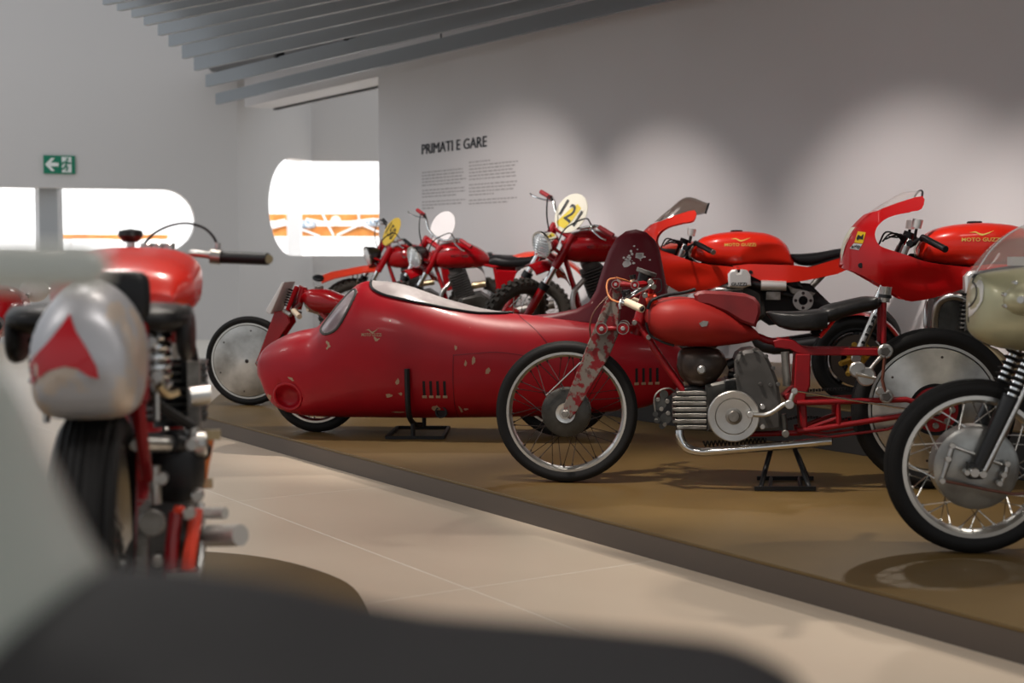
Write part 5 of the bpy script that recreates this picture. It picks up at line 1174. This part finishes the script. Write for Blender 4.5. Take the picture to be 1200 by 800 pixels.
# ================================================================== red bike seen from behind on the near plinth
def left_bike():
    a = Vector((-.875, 2.9)); b = Vector((-1.13, 4.35)); d = (a-b).normalized(); rz = math.atan2(d.y, d.x)
    fr = Frame('motorcycle', (b.x, b.y, PLAT), rz); r = fr.o; W = fr.W
    tag(r, 'red motorcycle seen from behind with silver tail pod, red arrow emblem and sprung black saddle', 'motorcycle')
    # in this frame x runs towards the camera (tail), +y is the machine's right side
    wb = 1.3; R = .31; R2 = .35
    wheel(r, (0, R), R, .045, R*.8, .05, .05, 36, spoke_mat='spoke_bright')
    wheel(r, (wb, R2), R2, .068, R2*.78, .06, .05, 36, spoke_mat='spoke_bright', drum=(.1, .05, 'cast_grey'))
    X = lambda dep: W(120, 400, dep).x
    # tail pod
    cp = W(96, 415, 2.86); zt = W(96, 329, 2.9).z; zb = W(96, 500, 2.86).z; x1 = cp.x+.02; yc = cp.y
    mbp = MB().body([(x1-.62, zt-.1), (x1-.45, zt-.015), (x1-.2, zt), (x1-.08, zt-.02), (x1-.02, zt-.07), (x1, zt-.14)], [(x1-.62, zt-.16), (x1-.45, zb+.06), (x1-.2, zb), (x1-.08, zb+.008), (x1-.02, zb+.03), (x1, zb+.1)],
                    [(x1-.62, .05), (x1-.45, .1), (x1-.2, .114), (x1-.08, .11), (x1-.02, .09), (x1, .05)], 1.9, 40, 36, y=yc, eb=4)
    pod = mbp.obj('tail_pod', 'silver_pod', r, 60); bv = mbp.bvh()
    em = [(82, 368), (90, 388), (103, 408), (114, 428), (117, 443), (105, 440), (92, 431), (78, 428), (60, 433), (42, 446), (26, 452), (26, 440), (42, 418), (60, 398), (73, 382)]
    V, F_ = cut_poly([(p.y, p.z) for p in (W(u, v, 2.86) for u, v in em)], .02)
    drape(MB(), bv, [(x1, p.x, p.z) for p in V], F_, (-1, 0, 0), .003).obj('arrow_emblem', 'red_emblem', pod)
    # saddle with springs
    for s in (-1, 1):
        q0 = W(197, 377, 3.25); yy = q0.y-yc
        mb = MB().ellipsoid((q0.x, yc+s*.105, W(197, 372, 3.25).z), (.15, .10, .035), 24, 14, 2.6); sd = mb.obj('saddle', 'leather', r)
        MB().ellipsoid((q0.x-.02, yc+s*.185, W(230, 385, 3.25).z-.01), (.12, .022, .065), 20, 12, 2.6).obj('saddle_skirt', 'leather', sd)
        z0, z1 = W(180, 452, 3.2).z, W(180, 388, 3.2).z
        sp = MB().helix((q0.x+.03, yc+s*.12, z0), (q0.x+.03, yc+s*.12, z1), .03, .008, 5.5, 8).obj('saddle_spring', 'chrome', sd)
        MB().tube([(q0.x+.03, yc+s*.12, z0-.08), (q0.x+.03, yc+s*.12, z1)], .008, 8).obj('spring_rod', 'steel', sp)
    MB().ellipsoid((W(146, 345, 3.1).x, W(146, 345, 3.1).y, W(146, 347, 3.1).z), (.03, .055, .055), 20, 12, 4).obj('back_pad', 'black_satin', r)
    MB().tube([W(150, 360, 3.1), W(160, 420, 3.15), W(160, 470, 3.2)], .012, 8).obj('pad_bracket', 'black_satin', r)
    # tank
    yt = W(152, 340, 3.7).y; zt = W(152, 289, 3.7).z; zb = W(152, 372, 3.6).z; xa, xb = X(4.05), X(3.4)
    topl = [(xa, zt-.08), (xa+.08, zt-.01), (xa+.25, zt), (xa+.45, zt-.02), (xb-.05, zt-.06), (xb, zt-.11)]; botl = [(xa, zt-.14), (xa+.1, zb), (xa+.3, zb-.01), (xb-.1, zb-.01), (xb, zb+.03)]
    tk = MB().body(topl, botl, [(xa, .1), (xa+.1, .165), (xa+.3, .182), (xb-.12, .175), (xb, .13)], 3.0, 40, 36, y=yt).obj('fuel_tank', 'red_left', r, 60)
    k = W(153, 276, 3.95)
    kn = MB().lathe([(.0005, -.02), (.02, -.018), (.035, .0), (.032, .014), (.0005, .02)], k, (0, 0, 1), 24).obj('steering_damper', 'black_paint', r)
    MB().tube([k-Vector((0, 0, .015)), k-Vector((0, 0, .12))], .012, 10).obj('damper_stem', 'steel', kn)
    # bars
    g0, g1 = W(259, 301.5, 4.1), W(314, 303.5, 4.05); c0 = W(152, 306, 4.15)
    for s in (-1, 1):
        f = lambda p: Vector((p.x, c0.y+(p.y-c0.y)*s, p.z))
        hb = MB().tube([c0, W(200, 303, 4.15), W(225, 297, 4.12), W(262, 301, 4.1), W(313, 303.5, 4.05)], .011, 10, 4).apply(f).obj('handlebar', 'steel', r)
        MB().tube([g0, g1], .0175, 16).apply(f).obj('grip', 'black_satin', hb)
        MB().tube([g1, W(315.5, 303.6, 4.045)], .013, 14).apply(f).obj('grip_end', 'brass', hb)
        MB().tube([W(247, 300, 4.1), W(259, 301.3, 4.1)], .022, 12).apply(f).obj('clamp', 'aluminium', hb)
        if s == 1: MB().tube([W(254, 300, 4.1), W(255, 284, 4.1)], .009, 8).apply(f).obj('cable_nipple', 'aluminium', hb)
        if s == 1: MB().tube([W(254, 285, 4.1), W(249, 276, 4.1), W(237, 266, 4.1), W(215, 261.5, 4.1), W(190, 268, 4.12), W(172, 282, 4.15), W(165, 300, 4.2)], .0042, 6, 5).apply(f).obj('cable', 'black_satin', hb)
    for u in (172, 185, 198): MB().disc(W(u, 291, 4.05), (0, 0, 1), .018, .03, 12).obj('head_nut', 'steel', r)
    # front end
    for s in (-1, 1):
        MB().tube([(0, s*.1, R), (.12, s*.1, .55), (.25, s*.1, .92)], .022, 10).obj('fork_leg', 'red_frame', r)
    MB().tube([(.25, -.12, .9), (.25, .12, .9)], .02, 8).obj('yoke', 'red_frame', r)
    fz = [(R+.02, -.07), (R+.045, -.04), (R+.05, 0), (R+.045, .04), (R+.02, .07), (R+.035, .04), (R+.04, 0), (R+.035, -.04)]
    MB().lathe(fz, (0, 0, R), n=22, a0=.3, a1=2.4).obj('fender', 'red_frame', r)
    # right-hand mechanicals seen beside the wheel
    Y = lambda u, v, dep: W(u, v, dep)
    eng = MB().prism([(X(3.9), .25), (X(3.9), .5), (X(3.6), .58), (X(3.35), .5), (X(3.3), .25), (X(3.6), .18)], Y(175, 560, 3.5).y-.12, Y(240, 560, 3.5).y-.03, .025).obj('crankcase', 'cover_grey', r)
    for i in range(8): MB().box(W(205, 425+i*9, 3.6), (.16, .16, .008)).obj('cooling_fin', 'cast_grey', eng)
    MB().tube([W(205, 420, 3.62), W(206, 500, 3.6)], .055, 16).obj('cylinder', 'black_satin', eng)
    MB().ellipsoid(W(207, 545, 3.4), (.1, .07, .085), e=3).obj('magneto', 'black_satin', eng)
    MB().box(W(228, 470, 3.5), (.08, .03, .2)).obj('side_cover', 'cast_light', eng)
    MB().tube([W(222, 465, 3.4), W(245, 462, 3.42)], .024, 14).obj('bolt_boss', 'aluminium', eng)
    MB().tube([W(160, 519, 3.2), W(215, 521, 3.35)], .02, 12).obj('linkage', 'aluminium', eng)
    MB().tube([W(200, 517, 3.3), W(238, 528, 3.4)], .026, 14).obj('carburettor', 'black_satin', eng)
    MB().disc(W(235, 520, 3.35), (0, 1, 0), .03, .03, 16).obj('float_bowl', 'aluminium', eng)
    MB().tube([W(246, 510, 3.4), W(244, 525, 3.4), W(240, 545, 3.4), W(237, 565, 3.4)], .011, 10, 4).obj('copper_pipe', 'copper', eng)
    for u, v in ((246, 509), (237, 566)): MB().box(W(u, v, 3.4), (.03, .05, .022)).obj('banjo_union', 'brass', eng)
    MB().tube([W(172, 460, 3.2), W(190, 478, 3.25), W(225, 500, 3.35)], .013, 8, 3).obj('hose', 'black_satin', eng)
    MB().tube([W(165, 430, 3.1), W(163, 480, 3.1), W(168, 530, 3.12), W(172, 560, 3.2)], .014, 8).obj('frame_stay', 'red_frame', r)
    MB().tube([W(157, 380, 3.1), W(158, 470, 3.05)], .03, 8).obj('seat_tube', 'red_frame', r)
    MB().tube([W(205, 600, 3.2), W(230, 600, 3.2), W(222, 650, 3.15), W(218, 678, 3.1)], .016, 8).obj('rear_frame', 'red_orange', r)
    MB().tube([W(206, 602, 3.2), W(201, 640, 3.15), W(199, 690, 3.1)], .016, 8).obj('rear_frame', 'red_frame', r)
    MB().box(W(215, 677, 3.1), (.05, .07, .04)).obj('frame_clamp', 'aluminium', r)
    MB().tube([W(215, 601, 3.3), W(264, 601, 3.25)], .014, 12).obj('footrest', 'cover_silver', r)
    ep = MB().tube([W(205, 628, 3.6), W(225, 628, 3.3), W(282, 627, 3.2)], .025, 16).obj('exhaust_pipe', 'cover_silver', r)
    MB().disc(W(215, 630, 3.22), (0, 1, 0), .045, .05, 20).obj('pipe_flange', 'cast_grey', r)
    for u, v in ((185, 440), (225, 520), (160, 520), (222, 600), (232, 580), (185, 655), (190, 560), (178, 400)): MB().disc(W(u, v, 3.15), (1, 0, 0), .014, .04, 10).obj('bolt', 'steel', r)
    a_, b_ = W(172, 530, 3.3), W(163, 720, 2.95)
    mb = MB()
    for i in range(46):
        q = a_.lerp(b_, i/45); mb.box(q, (.012, .024 if i % 2 else .012, .016))
    mb.obj('chain', 'cast_light', r)
    MB().tube([W(234, 590, 3.3), W(236, 640, 3.25), W(228, 690, 3.2)], .011, 8, 4).obj('kick_lever', 'steel', r)
    MB().tube([W(208, 402, 3.45), W(209, 420, 3.45)], .02, 10).obj('spark_plug', 'cover_silver', eng)
    MB().tube([W(209, 402, 3.45), W(222, 396, 3.45), W(230, 420, 3.5), W(228, 450, 3.5)], .006, 6, 4).obj('plug_lead', 'black_satin', eng)
    MB().tube([W(180, 545, 3.25), W(181, 590, 3.25)], .017, 12).obj('shock', 'steel', r)
    MB().tube([W(226, 500, 3.35), W(226, 535, 3.35)], .016, 12).obj('oil_filter', 'aluminium', eng)
    MB().disc(W(225, 612, 3.24), (1, 0, 0), .028, .03, 18).obj('gear_cap', 'aluminium', eng)
    MB().disc(W(178, 612, 3.1), (1, 0, 0), .03, .02, 18).obj('sprocket_cap', 'cast_light', eng)
    MB().tube([W(186, 452, 3.2), W(196, 462, 3.22), W(207, 459, 3.25)], .01, 8, 3).obj('union_pipe', 'brass', eng)
    MB().box(W(221, 425, 3.55), (.06, .035, .09)).obj('battery_box', 'black_satin', r)
    MB().tube([W(232, 690, 3.15), W(250, 700, 3.15)], .02, 10).obj('stand_foot', 'black_satin', r)
    MB().tube([(.28, yt, .9), (.55, yt, .5), (.6, yt, .2), (1.0, yc, .2), (wb, yc+.09, R)], .015, 8, 3).obj('frame_loop', 'red_frame', r)
    MB().tube([(.28, yt, .9), (.9, yt, .72), (1.1, yc+.08, .6), (wb, yc+.09, R)], .015, 8, 3).obj('frame_loop', 'red_frame', r)
    MB().tube([(.9, yt, .72), (1.1, yc-.08, .6), (wb, yc-.09, R)], .015, 8, 3).obj('frame_loop', 'red_frame', r)
    MB().tube([(1.05, yc, .62), (1.15, yc, .72), (1.15, yc, zb-.02)], .02, 8).obj('saddle_post', 'red_frame', r)
left_bike()

# dark-red neighbour further along the same plinth
def neighbour():
    o = onz(-70, 600, PLAT); fr = Frame('motorcycle', (o.x-.35, o.y-.2, PLAT), math.radians(-78)); r = fr.o; W = fr.W
    tag(r, 'dark red motorcycle standing beside the bike with the silver tail pod', 'motorcycle')
    D = o.y; z = lambda v: W(10, v, D).z
    wheel(r, (0, .31), .31, .045, .25, .05, .05, 36, spoke_mat='spoke_bright'); wheel(r, (1.3, .31), .31, .05, .25, .05, .05, 36, spoke_mat='spoke_bright')
    t = W(-10, 365, D); hz = t.z
    tk = MB().body([(t.x-.3, hz), (t.x-.2, hz+.07), (t.x, hz+.11), (t.x+.2, hz+.07), (t.x+.28, hz)], [(t.x-.3, hz-.04), (t.x-.1, hz-.1), (t.x+.1, hz-.1), (t.x+.28, hz-.04)], [(t.x-.3, .06), (t.x-.1, .14), (t.x+.1, .14), (t.x+.28, .08)], 2.6, 30, 28, y=t.y).obj('fuel_tank', 'red_deep', r, 60)
    q = W(40, 340, D+.3); MB().ellipsoid(q, (.04, .06, .05)).obj('headlight', 'plate_white', r)
    MB().tube([q, W(25, 352, D+.2), t], .012, 8).obj('lamp_bracket', 'chrome', r)
    MB().tube([(0, 0, .31), (t.x-.3, t.y, hz)], .04, 10).obj('fork_leg', 'red_deep', r)
    MB().tube([(t.x-.3, t.y, hz), (.75, t.y, .3), (1.3, 0, .31)], .025, 10).obj('frame_loop', 'red_deep', r)
    MB().body([(t.x+.25, hz), (t.x+.6, hz)], [(t.x+.25, hz-.06), (t.x+.6, hz-.06)], [(t.x+.25, .08), (t.x+.6, .12)], 3, 12, 20, y=t.y).obj('saddle', 'leather', r)
    MB().tube([(t.x+.4, t.y, hz-.05), (1.0, t.y, .3)], .02, 8).obj('saddle_post', 'red_deep', r)
    MB().prism([(.5, .2), (.55, .5), (.85, .5), (.9, .2)], -.1, .1, .02).obj('crankcase', 'cast_grey', r)
    MB().tube([(t.x-.3, t.y-.3, hz+.1), (t.x-.34, t.y, hz+.04), (t.x-.3, t.y+.3, hz+.1)], .012, 8, 4).obj('handlebar', 'chrome', r)
neighbour()

# ================================================================== bike right in front of the lens
def near_bike():
    fr = Frame('motorcycle', (-1.0, .72, PLAT), 0); r = fr.o; W = fr.W
    tag(r, 'pale grey-green motorcycle with long black seat and pale fairing rail', 'motorcycle')
    D = .72
    def prof(pts): return [(p.x, p.z) for p in (W(u, v, D) for u, v in pts)]
    topl = prof([(-420, 600), (-380, 430), (-250, 360), (-150, 370), (-62, 420), (-28, 500), (16, 600), (60, 690)]); botl = prof([(-420, 700), (-300, 800), (-100, 830), (20, 830), (60, 800)])
    x0, x1 = topl[0][0], topl[-1][0]; botl[0] = (x0, botl[0][1]); botl[-1] = (x1, botl[-1][1])
    tk = MB().body(topl, botl, [(x0, .06), (x0+.06, .12), ((x0+x1)/2, .14), (x1, .11)], 2.6, 36, 32).obj('fuel_tank', 'pale_green', r, 60)
    topl = prof([(-200, 760), (-120, 712), (60, 706), (180, 716), (300, 736), (400, 762), (500, 778), (640, 784), (760, 788), (880, 794), (945, 812), (975, 860)]); botl = prof([(-200, 830), (100, 900), (600, 930), (900, 930), (975, 900)])
    x0, x1 = topl[0][0], topl[-1][0]; botl[0] = (x0, botl[0][1]); botl[-1] = (x1, botl[-1][1])
    MB().body(topl, botl, [(x0, .05), (x0+.1, .16), ((x0+x1)/2, .165), (x1-.05, .12), (x1, .06)], 3, 40, 32).obj('seat', 'leather_near', r, 60)
    # fairing rail level with the lens
    a = W(-400, 314, .95); b = W(108, 313, .95)
    fl_ = MB().tube([a, W(-100, 312, .95), b, W(126, 313, .95)], [.0165, .0165, .0165, .01], 14).obj('fairing_rail', 'pale_tube', r)
    MB().tube([W(-250, 318, .95), W(-250, 420, .8)], .012, 10).obj('rail_stay', 'black_satin', fl_)
    # rest of the machine below the frame
    wheel(r, (.02, .31), .31, .045, .25, .05, .05, 36, spoke_mat='spoke_bright'); wheel(r, (1.35, .31), .31, .05, .25, .05, .05, 36, spoke_mat='spoke_bright', drum=(.1, .05, 'drum_grey'))
    for s in (-1, 1):
        MB().tube([(.02, s*.1, .31), (.32, s*.1, .95)], .022, 10).obj('fork_leg', 'black_paint', r)
        MB().tube([(.34, s*.03, .86), (.45, s*.08, .4), (.6, s*.1, .2), (.95, s*.1, .2), (1.05, s*.1, .6), (1.2, s*.1, .74)], .015, 8, 3).obj('frame_loop', 'black_paint', r)
        MB().tube([(1.0, s*.1, .3), (1.35, s*.1, .31)], .016, 8).obj('swinging_arm', 'black_paint', r)
        MB().tube([(1.33, s*.12, .34), (1.22, s*.12, .74)], .022, 10).obj('shock', 'black_paint', r)
    MB().tube([(.32, -.12, .93), (.32, .12, .93)], .02, 8).obj('yoke', 'black_paint', r)
    en = MB().prism([(.55, .22), (.55, .45), (.9, .48), (.95, .22)], -.12, .12, .02).obj('crankcase', 'cast_light', r)
    MB().tube([(.68, 0, .45), (.64, 0, .7)], .08, 14).obj('cylinder', 'cast_grey', en)
near_bike()
